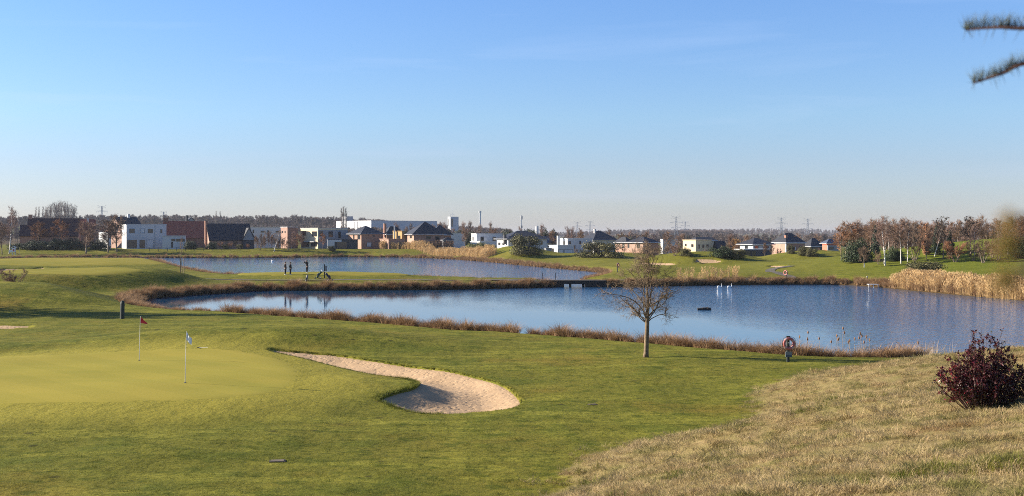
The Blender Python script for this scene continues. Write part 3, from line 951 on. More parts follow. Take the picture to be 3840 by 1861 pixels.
# a tree carrying old seed heads
T_, C_ = grow_tree(62, 7, 0.10, 0.25, 14, (0.4, 0.9), 0.40, 6, 5, 3, 0.42, 0.16, 0.06)
rngp = random.Random(5)
for k in range(260):
    v = C_.v[rngp.randrange(len(C_.v))]
    if v[2] > 3.2: C_.box(v, (0.10, 0.10, 0.14), rngp.random() * 3)
proto('seedy', T_, C_, M['bark_grey'], M['bark_dark'])
for i in range(3):
    lr = random.Random(70 + i)
    lobes = [(lr.uniform(-0.6, 0.6), lr.uniform(-0.45, 0.45), lr.uniform(0.3, 0.70), lr.uniform(0.3, 0.5), lr.uniform(0.3, 0.5), lr.uniform(0.2, 0.32)) for k in range(13)] + [(lr.uniform(-0.75, 0.75), lr.uniform(-0.5, 0.5), 0.16, 0.42, 0.4, 0.22) for k in range(9)]
    T_ = MB()
    for k in range(7):
        a = lr.uniform(0, 6.28); T_.tube([(0, 0, -0.1), (0.2 * math.cos(a), 0.2 * math.sin(a), 0.3), (0.5 * math.cos(a), 0.4 * math.sin(a), 0.7)], [0.035, 0.025, 0.01], 5)
    proto('bush%d' % i, T_, leaf_cloud(70 + i, lobes, 8000, 0.034), M['bark_dark'], [M['leaf_olive'], M['leaf_dark'], M['leaf_olive']][i])
for i in range(2):                                   # tall evergreens, unit height 1
    lr = random.Random(80 + i); C_ = MB(); T_ = MB(); T_.tube([(0, 0, -0.03), (0, 0, 0.95)], [0.03, 0.006], 6)
    lobes = []
    for k in range(22):
        t = k / 21; rr = (0.30 if i == 0 else 0.22) * (1 - t) ** 0.8 + 0.02
        a = lr.uniform(0, 6.28)
        lobes.append((math.cos(a) * rr * 0.45, math.sin(a) * rr * 0.45, 0.10 + 0.85 * t, rr * 0.8, rr * 0.8, 0.07))
    proto('conifer%d' % i, T_, leaf_cloud(80 + i, lobes, 3800, 0.022), M['bark_dark'], M['leaf_conifer'])
PLANTS['rustcone'] = (PLANTS['conifer1'][0], PLANTS['conifer1'][1].copy()); PLANTS['rustcone'][1].materials[0] = M['twig_rust']
PLANTS['goldbush'] = (PLANTS['bush0'][0], PLANTS['bush0'][1].copy()); PLANTS['goldbush'][1].materials[0] = M['leaf_yellow']
PLANTS['limebush'] = (PLANTS['bush2'][0], PLANTS['bush2'][1].copy()); PLANTS['limebush'][1].materials[0] = M['leaf_lime']
PLANTS['bush_tree'] = (PLANTS['bare0'][0], PLANTS['bush1'][1])
UNIT = {'poplar': 20, 'grey': 14, 'birch': 8.5, 'birch_lean': 7.5, 'shrub': 3.6, 'rust': 3.8, 'rust_tall': 6, 'sapling': 4.6, 'whip': 2.6, 'bush': 0.95, 'goldbush': 0.95, 'limebush': 0.95,
        'conifer': 1, 'rustcone': 1, 'bare': 7, 'red': 7, 'seedy': 7}
def unit(key):
    return UNIT.get(key) or UNIT[key.rstrip('0123456789')]

def plant(name, key, loc, h, label, cat='tree', group=None, rz=None, wide=1.0):
    """a tree or shrub of height h standing at loc: trunk and crown are its parts"""
    s = h / unit(key)
    r = random.Random(int(loc[0] * 131 + loc[1] * 17) & 0xffff)
    o = thing(name, label, cat, (loc[0], loc[1], loc[2] - 0.05), r.uniform(0, 6.28) if rz is None else rz, group, (s * wide, s * wide, s))
    obj_from('trunk' if 'bush' not in key and 'shrub' not in key else 'stem', PLANTS[key][0], o)
    obj_from('crown' if 'bush' not in key and 'shrub' not in key else 'foliage', PLANTS[key][1], o)
    return o

def plant_px(name, key, x, yb, yt, label, cat='tree', group=None, rz=None, wide=1.0, dmin=60, d=None):
    """stand a plant where its foot is seen at (x, yb), its top at yt"""
    p = hit(x, yb, dmin) if d is None else ground((x - 1920) / FPX * d, d)
    zt = CAMZ - (yt - HOR) / FPX * p.y
    return plant(name, key, p, max(0.4, zt - p.z), label, cat, group, rz, wide)

# ------------------------------------------------------------------ blades and scattering (masses nobody could count)
def blade_clump(seed, n, L, spread, w, droop, segs=3, lean=0.3, plume=0):
    rng = np.random.RandomState(seed); mb = MB()
    for i in range(n):
        a = rng.uniform(0, 2 * PI); r = spread * math.sqrt(rng.rand())
        b = rng.uniform(0, 2 * PI) if rng.rand() < 0.5 else a
        p = np.array([r * math.cos(a), r * math.sin(a), -0.03]); l = L * rng.uniform(0.55, 1.15)
        d = np.array([math.cos(b) * lean * rng.rand(), math.sin(b) * lean * rng.rand(), 1.0]); d /= np.linalg.norm(d)
        side = np.array([-math.sin(b + rng.uniform(-.6, .6)), math.cos(b), 0.0])
        o = len(mb.v); dr = droop * rng.uniform(0.5, 1.4)
        out = np.array([math.cos(b), math.sin(b), 0])
        for k in range(segs + 1):
            ww = w * (1 - k / (segs + 0.15)) * 0.5 + 0.0008
            mb.v.append(tuple(p - side * ww)); mb.v.append(tuple(p + side * ww))
            d = d + out * dr / segs * (0.5 + k) + np.array([0, 0, -dr * 0.8 * k / segs]); d /= np.linalg.norm(d)
            p = p + d * l / segs
        for k in range(segs):
            mb.f.append((o + 2 * k, o + 2 * k + 1, o + 2 * k + 3, o + 2 * k + 2)); mb.m.append(0)
        if plume and rng.rand() < plume:
            q = np.array(mb.v[-1])
            for z in range(5):
                e = rng.normal(size=3) * 0.035; e[2] *= 2
                u = q + e; s = 0.045
                mb.add([u + (-s * .35, 0, -s * 2), u + (s * .35, 0.01, -s * 2), u + (s * .25, 0, s * 2.2), u + (-s * .25, 0.01, s * 2.2)], [(0, 1, 2, 3)])
    return mb

def make_protos(name, mbs, mat):
    c = bpy.data.collections.new(name)
    for i, mb in enumerate(mbs):
        o = bpy.data.objects.new(name, mb.mesh(name, mat)); c.objects.link(o)
    return c

def scatter(name, pts, rots, scl, coll, label, cat):
    """geometry nodes: one clump per point"""
    me = bpy.data.meshes.new(name)
    pts = np.asarray(pts, np.float32)
    me.vertices.add(len(pts)); me.vertices.foreach_set('co', pts.ravel())
    a = me.attributes.new('rot', 'FLOAT_VECTOR', 'POINT'); a.data.foreach_set('vector', np.asarray(rots, np.float32).ravel())
    a = me.attributes.new('scl', 'FLOAT_VECTOR', 'POINT'); a.data.foreach_set('vector', np.asarray(scl, np.float32).ravel())
    o = obj_from(name, me)
    ng = bpy.data.node_groups.new(name + '_scatter', 'GeometryNodeTree')
    ng.interface.new_socket('Geometry', in_out='INPUT', socket_type='NodeSocketGeometry')
    ng.interface.new_socket('Geometry', in_out='OUTPUT', socket_type='NodeSocketGeometry')
    N, L = ng.nodes, ng.links
    gi, go = N.new('NodeGroupInput'), N.new('NodeGroupOutput')
    m2p = N.new('GeometryNodeMeshToPoints')
    iop = N.new('GeometryNodeInstanceOnPoints'); iop.inputs['Pick Instance'].default_value = True
    ci = N.new('GeometryNodeCollectionInfo'); ci.inputs['Collection'].default_value = coll
    ci.inputs['Separate Children'].default_value = True; ci.inputs['Reset Children'].default_value = True
    ra = N.new('GeometryNodeInputNamedAttribute'); ra.data_type = 'FLOAT_VECTOR'; ra.inputs['Name'].default_value = 'rot'
    sa = N.new('GeometryNodeInputNamedAttribute'); sa.data_type = 'FLOAT_VECTOR'; sa.inputs['Name'].default_value = 'scl'
    rv = N.new('FunctionNodeRandomValue'); rv.data_type = 'INT'
    rv.inputs[4].default_value = 0; rv.inputs[5].default_value = len(coll.objects) - 1
    L.new(gi.outputs[0], m2p.inputs['Mesh']); L.new(m2p.outputs['Points'], iop.inputs['Points'])
    L.new(ci.outputs[0], iop.inputs['Instance']); L.new(rv.outputs[2], iop.inputs['Instance Index'])
    e2r = N.new('FunctionNodeEulerToRotation'); L.new(ra.outputs[0], e2r.inputs[0]); L.new(e2r.outputs[0], iop.inputs['Rotation'])
    L.new(sa.outputs[0], iop.inputs['Scale'])
    L.new(iop.outputs['Instances'], go.inputs[0])
    md = o.modifiers.new('scatter', 'NODES'); md.node_group = ng
    return tag(o, label, cat, kind='stuff')

def shore_points(poly, step, lo, hi, rng, keep=lambda x, y: True):
    n = len(poly); out = []
    area = 0.5 * np.sum(poly[:, 0] * np.roll(poly[:, 1], -1) - np.roll(poly[:, 0], -1) * poly[:, 1])
    sg = 1 if area > 0 else -1
    for i in range(n):
        a, b = poly[i], poly[(i + 1) % n]
        L = np.linalg.norm(b - a); t = (b - a) / (L + 1e-9); nn = sg * np.array([t[1], -t[0]])
        st = step(a) if callable(step) else step
        for k in range(max(1, int(round(L / st)))):
            p = a + t * rng.rand() * L + nn * rng.uniform(lo, hi)
            if keep(p[0], p[1]): out.append(p)
    return np.array(out)
# ------------------------------------------------------------------ sedge along the shores
RS = np.random.RandomState(11)
def hzs(P):
    return height(P[:, 0], P[:, 1])
GAP = px(1960, 1262, 0.3)
def keep_sedge(x, y):
    if abs(x) > 0.56 * y + 4: return False
    if (x - GAP.x) ** 2 * 6 + (y - GAP.y) ** 2 * 0.1 < 1.6: return False
    if 5.6 < x < 11.2 and 146 < y < 182: return False
    if x > 21.8 and y < 90: return False
    return True
sedge_c = make_protos('sedge_clump', [blade_clump(100 + i, 110, 0.95, 0.24, 0.018, 0.55 + 0.1 * (i % 3), 4, 0.5) for i in range(5)], M['sedge'])
P1 = shore_points(POND, lambda a: 0.075 if a[1] < 100 else 0.12, 0.1, 1.7, RS, keep_sedge)
P2 = shore_points(LAKE, lambda a: 0.22 if a[1] < 230 else 0.4, -0.3, 1.2, RS, keep_sedge)
def put(name, P, coll, label, cat, smin, smax, zoff=0.0, tilt=0.12, vmul=None):
    n = len(P)
    Z = np.maximum(hzs(P), -0.05) + zoff
    s = RS.uniform(smin, smax, n) * (vmul if vmul is not None else 1)
    sc = np.column_stack([s * RS.uniform(0.85, 1.2, n), s * RS.uniform(0.85, 1.2, n), s])
    ro = np.column_stack([RS.uniform(-tilt, tilt, n), RS.uniform(-tilt, tilt, n), RS.uniform(0, 6.28, n)])
    return scatter(name, np.column_stack([P, Z]), ro, sc, coll, label, cat)
def tuftiness(P, s=2.4, seed=31):
    return 0.88 + 0.26 * wob(P[:, 0], P[:, 1], s, seed)
put('sedge', P1, sedge_c, 'brown dead sedge drooping along the banks of the near pond', 'sedge', 0.9, 1.3, vmul=tuftiness(P1) * np.where(P1[:, 1] > 130, 1.1, np.where(P1[:, 1] > 98, 0.72, 1.08)))
put('sedge', P2, sedge_c, 'brown dead sedge fringing the far lake', 'sedge', 0.9, 1.4, vmul=tuftiness(P2, 5) * np.where(P2[:, 1] > 250, 1.2, 0.9))
# the thick sedge bed at the pond's narrow end
tip = []
for k in range(900):
    x, y = RS.uniform(-45, -28), RS.uniform(103, 136)
    tip.append((x, y))
tip = np.array(tip)
sd_ = sdf(POND, tip[:, 0], tip[:, 1], 20)
tip = tip[(sd_ > -0.3) & (sd_ < 2.3) & (hzs(tip) < 1.25)]
put('sedge', tip, sedge_c, 'thick brown sedge bed at the narrow end of the near pond', 'sedge', 0.7, 1.0, vmul=tuftiness(tip))

# ------------------------------------------------------------------ tall reed beds
reed_c = make_protos('reed_clump', [blade_clump(120 + i, 34, 2.0, 0.32, 0.022, 0.06, 3, 0.12, plume=0.75) for i in range(4)], M['reed'])
def band(px_pts, width, n, jitter=0.4):
    c = spline(px_pts, False, 10); out = []
    for k in range(n):
        i = RS.randint(len(c) - 1); p = c[i] + (c[i + 1] - c[i]) * RS.rand()
        t = c[i + 1] - c[i]; t = t / (np.linalg.norm(t) + 1e-9)
        out.append(p + np.array([-t[1], t[0]]) * RS.uniform(0, 1) ** 0.8 * width)
    return np.array(out)
rb = [tuple(px(x, y, 0)[:2]) for x, y in [(3840 + 900, 1200), (3840 + 300, 1152), (3840, 1129), (3654, 1113), (3430, 1091), (3330, 1081)]]
B = band(rb, -3.6, 1900)
B = B[shore_sd(B[:, 0], B[:, 1]) > -0.9]
put('reed_bed', B, reed_c, 'tall straw coloured reed bed below the wooded hill', 'reeds', 0.55, 0.80, tilt=0.07, vmul=0.97 + 0.10 * wob(B[:, 0], B[:, 1], 6, 71))
fb = [tuple(px(x, y, 0.0)[:2]) for x, y in [(1425, 961), (1530, 962), (1620, 966), (1720, 972), (1805, 979)]]
B = band(fb, 4.5, 1000)
put('reed_bed', B, reed_c, 'golden reed bed on the far lake shore below the hip roofed houses', 'reeds', 0.6, 1.15, tilt=0.1, vmul=0.95 + 0.25 * wob(B[:, 0], B[:, 1], 14, 72))
fb = [tuple(px(x, y, 0.0)[:2]) for x, y in [(2560, 1075), (2640, 1072), (2720, 1069), (2790, 1068)]]
B = band(fb, 3.0, 45) + np.array([0, 1.6])
put('reed_bed', B, reed_c, 'thin pale reeds beside the path across the near pond', 'reeds', 0.4, 0.75, tilt=0.1)
nb = [tuple(px(x, y, 0.2)[:2]) for x, y in [(3020, 1345), (3130, 1350), (3260, 1352), (3360, 1352), (3470, 1350)]]
B = band(nb, 1.0, 60) + np.array([0, 0.9])
fine_reed_c = make_protos('fine_reed_clump', [blade_clump(130 + i, 10, 1.0, 0.22, 0.012, 0.10, 3, 0.3) for i in range(3)], M['reed'])
put('reed_tuft', B, fine_reed_c, 'thin pale reed leaves in the sedge beside the life ring', 'reeds', 0.7, 1.15, tilt=0.2)
nb = [tuple(px(x, y, 0.2)[:2]) for x, y in [(3500, 1352), (3540, 1345), (3600, 1335)]]
B = band(nb, 1.0, 30) + np.array([0, 0.9])
put('reed_tuft', B, fine_reed_c, 'pale reed tuft at the water behind the dry grass crest', 'reeds', 0.8, 1.3, tilt=0.2)

# ------------------------------------------------------------------ dry rough grass on the camera's hill
straw_c = make_protos('dry_grass_clump', [blade_clump(140 + i, 64, 0.15, 0.21, 0.0065, 0.55, 3, 2.4) for i in range(6)], M['straw'])
pts = []
yy = 6.0
while yy < 60:
    w_ = 0.62 * yy + 3; dens = min(46.0, 620.0 / yy)
    n_ = int(w_ * 1.0 * dens * 1.1)
    pts.append(np.column_stack([RS.uniform(-0.1 * yy, w_, n_), RS.uniform(yy, yy + 1.0, n_)]))
    yy += 1.0
P = np.concatenate(pts)
dd = -sdf(DRY, P[:, 0], P[:, 1], 5) + 0.7 * wob(P[:, 0], P[:, 1], 1.7, 41) * 0.6 + 0.35 * RS.normal(size=len(P))
P = P[dd > 0.1]
big = np.where(P[:, 1] > 25, 1.15, 1.0) * (0.86 + 0.3 * wob(P[:, 0], P[:, 1], 2.1, 43))
put('dry_grass', P, straw_c, 'dry straw coloured rough grass covering the foreground slope', 'grass', 0.75, 1.3, tilt=0.35, vmul=big)
gt_c = make_protos('green_tuft_clump', [blade_clump(150 + i, 40, 0.20, 0.13, 0.009, 0.35, 3, 0.9) for i in range(3)], M['lawnblade'])
cen = np.column_stack([RS.uniform(1, 22, 60), RS.uniform(8, 42, 60)])
P = np.concatenate([c + RS.normal(size=(14, 2)) * 0.32 for c in cen] + [np.array([7.4, 17.5]) + RS.normal(size=(90, 2)) * (0.9, 0.4)])
P = P[sdf(DRY, P[:, 0], P[:, 1], 5) < -0.5]
put('green_grass', P, gt_c, 'fresh green tufts in the dry grass of the foreground slope', 'grass', 0.6, 1.15, tilt=0.3)

# ------------------------------------------------------------------ short mown turf near the camera, seen as single tufts
lawn_c = make_protos('lawn_clump', [blade_clump(160 + i, 46, 0.055, 0.17, 0.006, 0.4, 2, 1.0) for i in range(5)], M['lawnblade'])
pts = []
yy = 22.0
while yy < 62:
    dens = 2400.0 / yy ** 1.25
    n_ = int(0.98 * yy * 1.0 * dens)
    pts.append(np.column_stack([RS.uniform(-0.49 * yy, 0.49 * yy, n_), RS.uniform(yy, yy + 1.0, n_)]))
    yy += 1.0
P = np.concatenate(pts)
ok = (sdf(DRY, P[:, 0], P[:, 1], 5) > 0.0) & (sdf(GREEN, P[:, 0], P[:, 1], 12) > 3.4 + 0.8 * RS.normal(size=len(P))) & (sdf(BUNKER, P[:, 0], P[:, 1], 5) > 0.12) & (shore_sd(P[:, 0], P[:, 1]) > 1.4)
P = P[ok]
put('lawn_grass', P, lawn_c, 'short mown grass around the putting green and bunker', 'grass', 0.6, 1.25, tilt=0.25, zoff=-0.012,
    vmul=0.95 + 0.2 * wob(P[:, 0], P[:, 1], 1.9, 47))
# ragged turf lip hanging over the bunker's edge
lip = shore_points(BUNKER, 0.035, 0.0, 0.22, RS)
lip_c = make_protos('lip_clump', [blade_clump(170 + i, 40, 0.11, 0.11, 0.007, 0.6, 3, 1.1) for i in range(4)], M['lawnblade'])
put('lip_grass', lip, lip_c, 'ragged grass lip around the large bunker', 'grass', 0.55, 1.05, tilt=0.4, zoff=-0.02,
    vmul=np.where((lip[:, 0] < -2.5) & (lip[:, 1] < 52) , 1.35, 0.75))
# ------------------------------------------------------------------ trees on the hill to the right
G1 = 'bare trees on the hill'
L_BIRCH = 'slender white trunked birch among the bare trees on the hill'
L_BROWN = 'bare brown tree filling the back of the hill wood'
for x, yb, yt, k in [(3320, 997, 806, 0), (3314, 990, 820, 1), (3379, 989, 838, 2), (3404, 982, 842, 0), (3338, 976, 834, 1), (3780, 957, 832, 2), (3655, 960, 850, 0)]:
    plant_px('birch_tree', 'birch%d' % k, x, yb, yt, L_BIRCH, 'tree', 'birches on the hill', dmin=150)
plant_px('birch_tree', 'birch_lean', 3504, 963, 845, 'leaning white birch on the hill beside the dark spruce', 'tree', rz=0, dmin=150)
plant_px('small_tree', 'rust_tall', 3155, 977, 851, 'rusty brown small tree at the hill wood edge nearest the houses', 'tree', wide=1.0, dmin=150)
plant_px('evergreen_shrub', 'bush1', 3213, 984, 880, 'dark green evergreen bush at the hill wood edge', 'shrub', wide=0.62, dmin=150)
o = plant_px('small_tree', 'bare2', 3241, 1003, 928, 'small round bare tree with a white trunk guard on the slope', 'tree', wide=1.2, dmin=150)
tg = MB(); tg.tube([(0, 0, -0.1), (0, 0, 1.5)], 0.13, 8); M['guard'] = simple('white_tree_guard', (0.7, 0.7, 0.66), 0.7, 0.1)
tg.build('trunk_guard', M['guard'], o)
plant_px('bare_tree', 'seedy', 3537, 971, 817, 'bare tree with pale straight trunk and dark seed heads beside the rusty bush', 'tree', dmin=150)
plant_px('bare_tree', 'seedy', 3640, 957, 815, 'bare tree thick with dark seed clusters behind the rusty bush', 'tree', wide=1.15, dmin=150, rz=1)
plant_px('rust_bush', 'rust', 3583, 983, 893, 'round orange brown bush tree in the middle of the grassy hill', 'shrub', wide=1.25, dmin=150)
plant_px('rust_conifer', 'rustcone', 3473, 958, 836, 'narrow rust red conifer rising from the hill wood', 'tree', dmin=150, wide=0.75)
plant_px('spruce_tree', 'conifer0', 3512, 957, 836, 'dark green spruce beside the leaning birch', 'tree', dmin=150, wide=0.7)
plant_px('spruce_tree', 'conifer1', 3563, 955, 860, 'small dark spruce behind the seed headed tree', 'tree', dmin=150, wide=0.9)
plant_px('ivy_tree', 'conifer1', 3282, 958, 838, 'dark ivy covered tree near the birches', 'tree', dmin=150, wide=0.6)
plant_px('evergreen_shrub', 'bush1', 3836, 966, 876, 'dark evergreen tree at the right end of the hill wood', 'shrub', wide=0.6, dmin=150)
L_SM = 'small bushy bare tree on the open grass of the hill'
for x, yb, yt, k, w in [(3430, 977, 872, 'shrub0', 1.1), (3473, 973, 862, 'bare1', 0.9), (3650, 979, 897, 'shrub1', 0.85), (3686, 987, 893, 'shrub0', 0.85), (3722, 967, 888, 'shrub1', 0.9), (3743, 975, 888, 'shrub0', 1.0), (3813, 967, 880, 'bare0', 1.0), (3294, 992, 940, 'shrub1', 0.7)]:
    plant_px('bushy_tree', k, x, yb, yt, L_SM, 'tree', 'bushy trees on the hill grass', dmin=150, wide=w)
plant_px('dark_shrub', 'bush1', 3359, 978, 918, 'dark thicket under the birches', 'shrub', wide=0.7, dmin=150)
rt = random.Random(3)
for i in range(64):                                  # the wood behind
    d = rt.uniform(206, 246); x = 3165 + (3960 - 3165) * (i + rt.random()) / 64
    X = (x - 1920) / FPX * d
    yt = rt.uniform(822, 858) - (10 if 3600 < x else 0)
    k = rt.choice(['red0', 'red1', 'red0', 'bare0', 'bare1', 'bare2', 'rust_tall'])
    sp = {'red': 'reddish twigged bare tree', 'bar': 'brown bare tree', 'rus': 'rusty leaved tree'}[k[:3]]
    wh = next(w for lim, w in [(3235, 'behind the dark green evergreen bush'), (3300, 'behind the ivy covered tree'), (3420, 'behind the white birches'), (3540, 'behind the dark spruce and leaning birch'),
                               (3640, 'behind the round orange brown bush'), (3740, 'behind the small bushy trees'), (9999, 'at the far end of the hill wood')] if x < lim)
    g = ground(X, d); plant('bare_tree', k, g, max(3, CAMZ - (yt - HOR) / FPX * d - g.z), sp + ' in the hill wood ' + wh, 'tree', sp + 's ' + wh, wide=rt.uniform(1.0, 1.3))
plant_px('gorse_bush', 'bush0', 3455, 1040, 977, 'wide dark olive gorse bush behind the tall reeds', 'shrub', wide=1.55, dmin=140)
# shrubs on the hummocks
plant_px('round_bush', 'bush0', 1975, 955, 879, 'large round olive bush on the far hummock', 'shrub', wide=0.82, dmin=200)
plant_px('gorse_bush', 'bush0', 2255, 966, 905, 'broad dark gorse thicket between the hummocks beside the white cubic house', 'shrub', wide=1.35, dmin=200)
plant_px('gorse_bush', 'bush1', 2706, 975, 918, 'dark gorse thicket behind the bunker mound', 'shrub', wide=1.05, dmin=230)
plant_px('gorse_bush', 'bush0', 2764, 978, 932, 'low end of the gorse thicket behind the bunker mound', 'shrub', wide=0.9, dmin=230)
plant_px('brown_bush', 'shrub1', 2530, 960, 912, 'brown twiggy bush left of the bunker mound', 'shrub', wide=1.3, dmin=230)
plant_px('brown_bush', 'bush0', 2572, 960, 930, 'low olive bush left of the bunker mound', 'shrub', wide=1.0, dmin=230)
plant_px('round_bush', 'bush0', 2966, 951, 917, 'round olive bush in front of the mansard brick house', 'shrub', wide=0.6, dmin=250)
plant_px('round_bush', 'bush0', 3010, 958, 922, 'olive bush beside the dark roofed house on the hummock', 'shrub', wide=0.6, dmin=250)
plant_px('round_bush', 'bush2', 3044, 962, 926, 'grey olive bush at the end of the hummock', 'shrub', wide=0.7, dmin=250)
for x, yt in [(2868, 912), (2894, 918)]:
    plant_px('young_tree', 'bare1', x, 970, yt, 'young bare tree in front of the white and dark hip roofed house', 'tree', 'young trees by the white hip house', d=318, wide=0.8)

# ------------------------------------------------------------------ far bank, left: garden trees
D0 = 394
def fb_(name, key, x, yt, label, cat='tree', group=None, d=D0, wide=1.0, rz=None):
    g = ground((x - 1920) / FPX * d, d)
    return plant(name, key, g, max(0.6, CAMZ - (yt - HOR) / FPX * d - g.z), label, cat, group, rz, wide)
fb_('birch_tree', 'birch1', 34, 778, 'tall bare birch at the edge of the brown farmhouse garden', d=388)
fb_('bare_tree', 'bare0', 8, 838, 'bare tree beside the tall birch at the farmhouse', d=386, wide=1.1)
fb_('garden_tree', 'rust_tall', 143, 834, 'brown leaved garden tree before the long brown roof', d=398, wide=1.3)
fb_('garden_tree', 'rust_tall', 226, 826, 'taller brown garden tree before the end of the long brown roof', d=398, wide=1.3)
fb_('garden_tree', 'bare1', 322, 834, 'round bare garden tree standing free in front of the red roofs', d=388, wide=1.55)
fb_('garden_tree', 'bare2', 405, 838, 'bare garden tree before the brick gable', d=390, wide=1.55)
fb_('garden_tree', 'bare0', 438, 812, 'large bare garden tree before the white cube house', d=391, wide=1.55)
for x, yt, w in [(140, 896, 1.6), (180, 900, 1.6), (220, 893, 1.4), (262, 886, 1.3), (370, 892, 0.95), (100, 905, 1.5), (60, 908, 1.2)]:
    fb_('hedge_bush', 'bush1', x, yt, 'dark evergreen hedge bush along the farmhouse gardens', 'shrub', 'hedge bushes of the left gardens', d=399, wide=w)
for x, yt, k, w in [(712, 897, 'bush1', 0.7), (795, 902, 'bush1', 0.7), (826, 904, 'rust', 0.9), (863, 907, 'rust', 0.9), (845, 914, 'bush2', 0.7), (898, 914, 'bush2', 0.8), (930, 912, 'rust', 0.8), (725, 900, 'bush1', 0.6)]:
    fb_('garden_shrub', k, x, yt, {'b': 'dark green shrub in front of the black roofed house', 'r': 'orange brown shrub in front of the black roofed house'}[k[0]], 'shrub', {'b': 'green shrubs by the black roof', 'r': 'brown shrubs by the black roof'}[k[0]], d=399, wide=w)
for i in range(15):
    x = 955 + i * 10.5 + rt.uniform(-4, 4)
    fb_('thicket_tree', rt.choice(['red0', 'red1', 'shrub0', 'shrub1', 'birch0']), x, rt.uniform(868, 895), 'bare reddish thicket tree on the far bank beside the white flat building', 'tree', 'thicket on the far bank', d=rt.uniform(393, 402), wide=rt.uniform(0.7, 1.0))
fb_('birch_tree', 'birch_lean', 1027, 853, 'leaning white birch in front of the far bank thicket', d=391, rz=0.3)
fb_('round_tree', 'rust_tall', 1122, 880, 'round brown tree at the water right of the thicket', d=392, wide=1.15)
fb_('round_tree', 'rust_tall', 1211, 876, 'round brown tree in front of the grey modern house', d=394, wide=0.9)
fb_('low_bush', 'bush2', 1242, 920, 'low green bush below the grey modern house', 'shrub', d=393, wide=0.9)
for x, yt in [(1617, 903), (1640, 897), (1668, 905), (1690, 900), (1598, 908)]:
    fb_('reed_bush', 'shrub0', x, yt, 'brown twiggy bush rising from the golden reed bed', 'shrub', 'bushes in the golden reed bed', d=398, wide=0.9)
fb_('lime_bush', 'limebush', 1789, 906, 'yellow green bush below the small white cube house', 'shrub', d=388, wide=0.9)
fb_('lime_bush', 'limebush', 1836, 914, 'low yellow green bush beside the hummock and white cube house', 'shrub', d=388, wide=0.9)
for x, yt, k, w, d in [(2442, 926, 'shrub0', 1.2, 322), (2468, 922, 'shrub1', 1.2, 324), (2496, 914, 'shrub0', 1.2, 326), (2520, 918, 'shrub1', 1.3, 322), (2548, 922, 'shrub0', 1.3, 326), (2640, 934, 'shrub1', 1.0, 330),
                    (2724, 916, 'shrub0', 1.2, 345), (2746, 910, 'shrub1', 1.3, 352), (2772, 914, 'shrub0', 1.2, 348), (2160, 930, 'shrub1', 1.0, 340), (2340, 925, 'shrub0', 1.1, 335), (2376, 932, 'shrub1', 1.0, 333), (2920, 930, 'shrub0', 0.8, 335), (3082, 930, 'shrub1', 1.0, 330)]:
    fb_('garden_shrub', k, x, yt, 'brown leafless garden shrub in front of the right hand houses', 'shrub', 'shrubs before the right hand houses', d=d, wide=w)
for x, yt, d in [(2070, 868, 395), (2330, 878, 380), (2420, 872, 385), (2500, 872, 400), (2556, 880, 385), (2740, 880, 400), (2800, 884, 420), (2990, 880, 420), (3060, 884, 400), (1745, 858, 440), (1850, 862, 440), (2176, 872, 420)]:
    fb_('garden_tree', rt.choice(['red0', 'bare0', 'bare1', 'bare2']), x, yt, 'bare brown garden tree between the right hand houses', 'tree', 'garden trees between the houses', d=d, wide=1.1)
# staked young tree and small shrubs on the course
g = hit(683, 1024, 100)
o = plant('staked_tree', 'sapling', g, 4.7, 'thin young tree tied between two stakes by the far lake', 'tree', None, 0.5, 0.8)
M['stake'] = simple('stake_wood', (0.12, 0.09, 0.06), 0.9, 0.3)
for sx in (-0.28, 0.28):
    st_ = MB(); st_.tube([(sx, 0, -0.1), (sx, 0, 1.9)], 0.06, 6); st_.build('stake', M['stake'], o)
plant('bare_shrub', 'shrub0', ground(-51.5, 121), 3.0, 'bare twiggy shrub on the slope beside the shaded tee', 'shrub', None, 0.4, 1.0)
g = px(1545, 1210, 0.2); plant('willow_sapling', 'whip', ground(g.x, g.y + 0.6), 1.5, 'tiny leafless sapling in the sedge at the water', 'tree', None, 1.0)
# tall trees on the left of the lawn, whose shadows reach across it
for x, y, h in [(-54, 97.5, 13), (-58, 95, 12), (-63, 98.5, 14)]:
    plant('bare_tree', 'bare1', ground(x, y), h, 'tall bare tree on the lawn left of the marker post', 'tree', 'tall trees left of the lawn', wide=1.0)
# small conifers and birches on the banks behind the right houses
for x, yt, k, w, d in [(1899, 852, 'bush1', 0.5, 560), (1970, 850, 'bush1', 0.75, 560), (2006, 858, 'bush1', 0.55, 560), (2047, 856, 'conifer0', 1.0, 560), (2075, 857, 'conifer0', 1.5, 560), (2334, 873, 'bush1', 0.6, 560), (1735, 856, 'bush1', 0.8, 560), (1815, 866, 'bush1', 0.8, 560)]:
    fb_('evergreen_tree', k, x, yt, 'small dark evergreen on the bank behind the hip roofed houses', 'tree', 'evergreens behind the houses', d=d, wide=w)
fb_('golden_tree', 'goldbush', 2760, 893, 'golden orange tree between the cream house and the white hip house', 'tree', d=470, wide=0.55)
for i in range(44):
    x = rt.uniform(1450, 2500); k = rt.choice(['birch0', 'birch2', 'red0', 'red1'])
    sp = 'white stemmed bare birch' if k[0] == 'b' else 'reddish bare tree'
    wh = next(w for lim, w in [(1640, 'behind the largest pyramid roofs'), (1780, 'behind the low white flat house'), (1900, 'behind the small white cube house'), (2080, 'behind the wide hip roof and telecom mast'),
                               (2240, 'behind the cubic house with the pale chimney'), (9999, 'behind the pink brick bungalows')] if x < lim)
    fb_('bare_birch', k, x, rt.uniform(832, 866) if x < 2100 else rt.uniform(852, 876), sp + ' in the far belt ' + wh, 'tree', sp + 's ' + wh, d=rt.uniform(560, 640), wide=rt.uniform(0.6, 0.9))
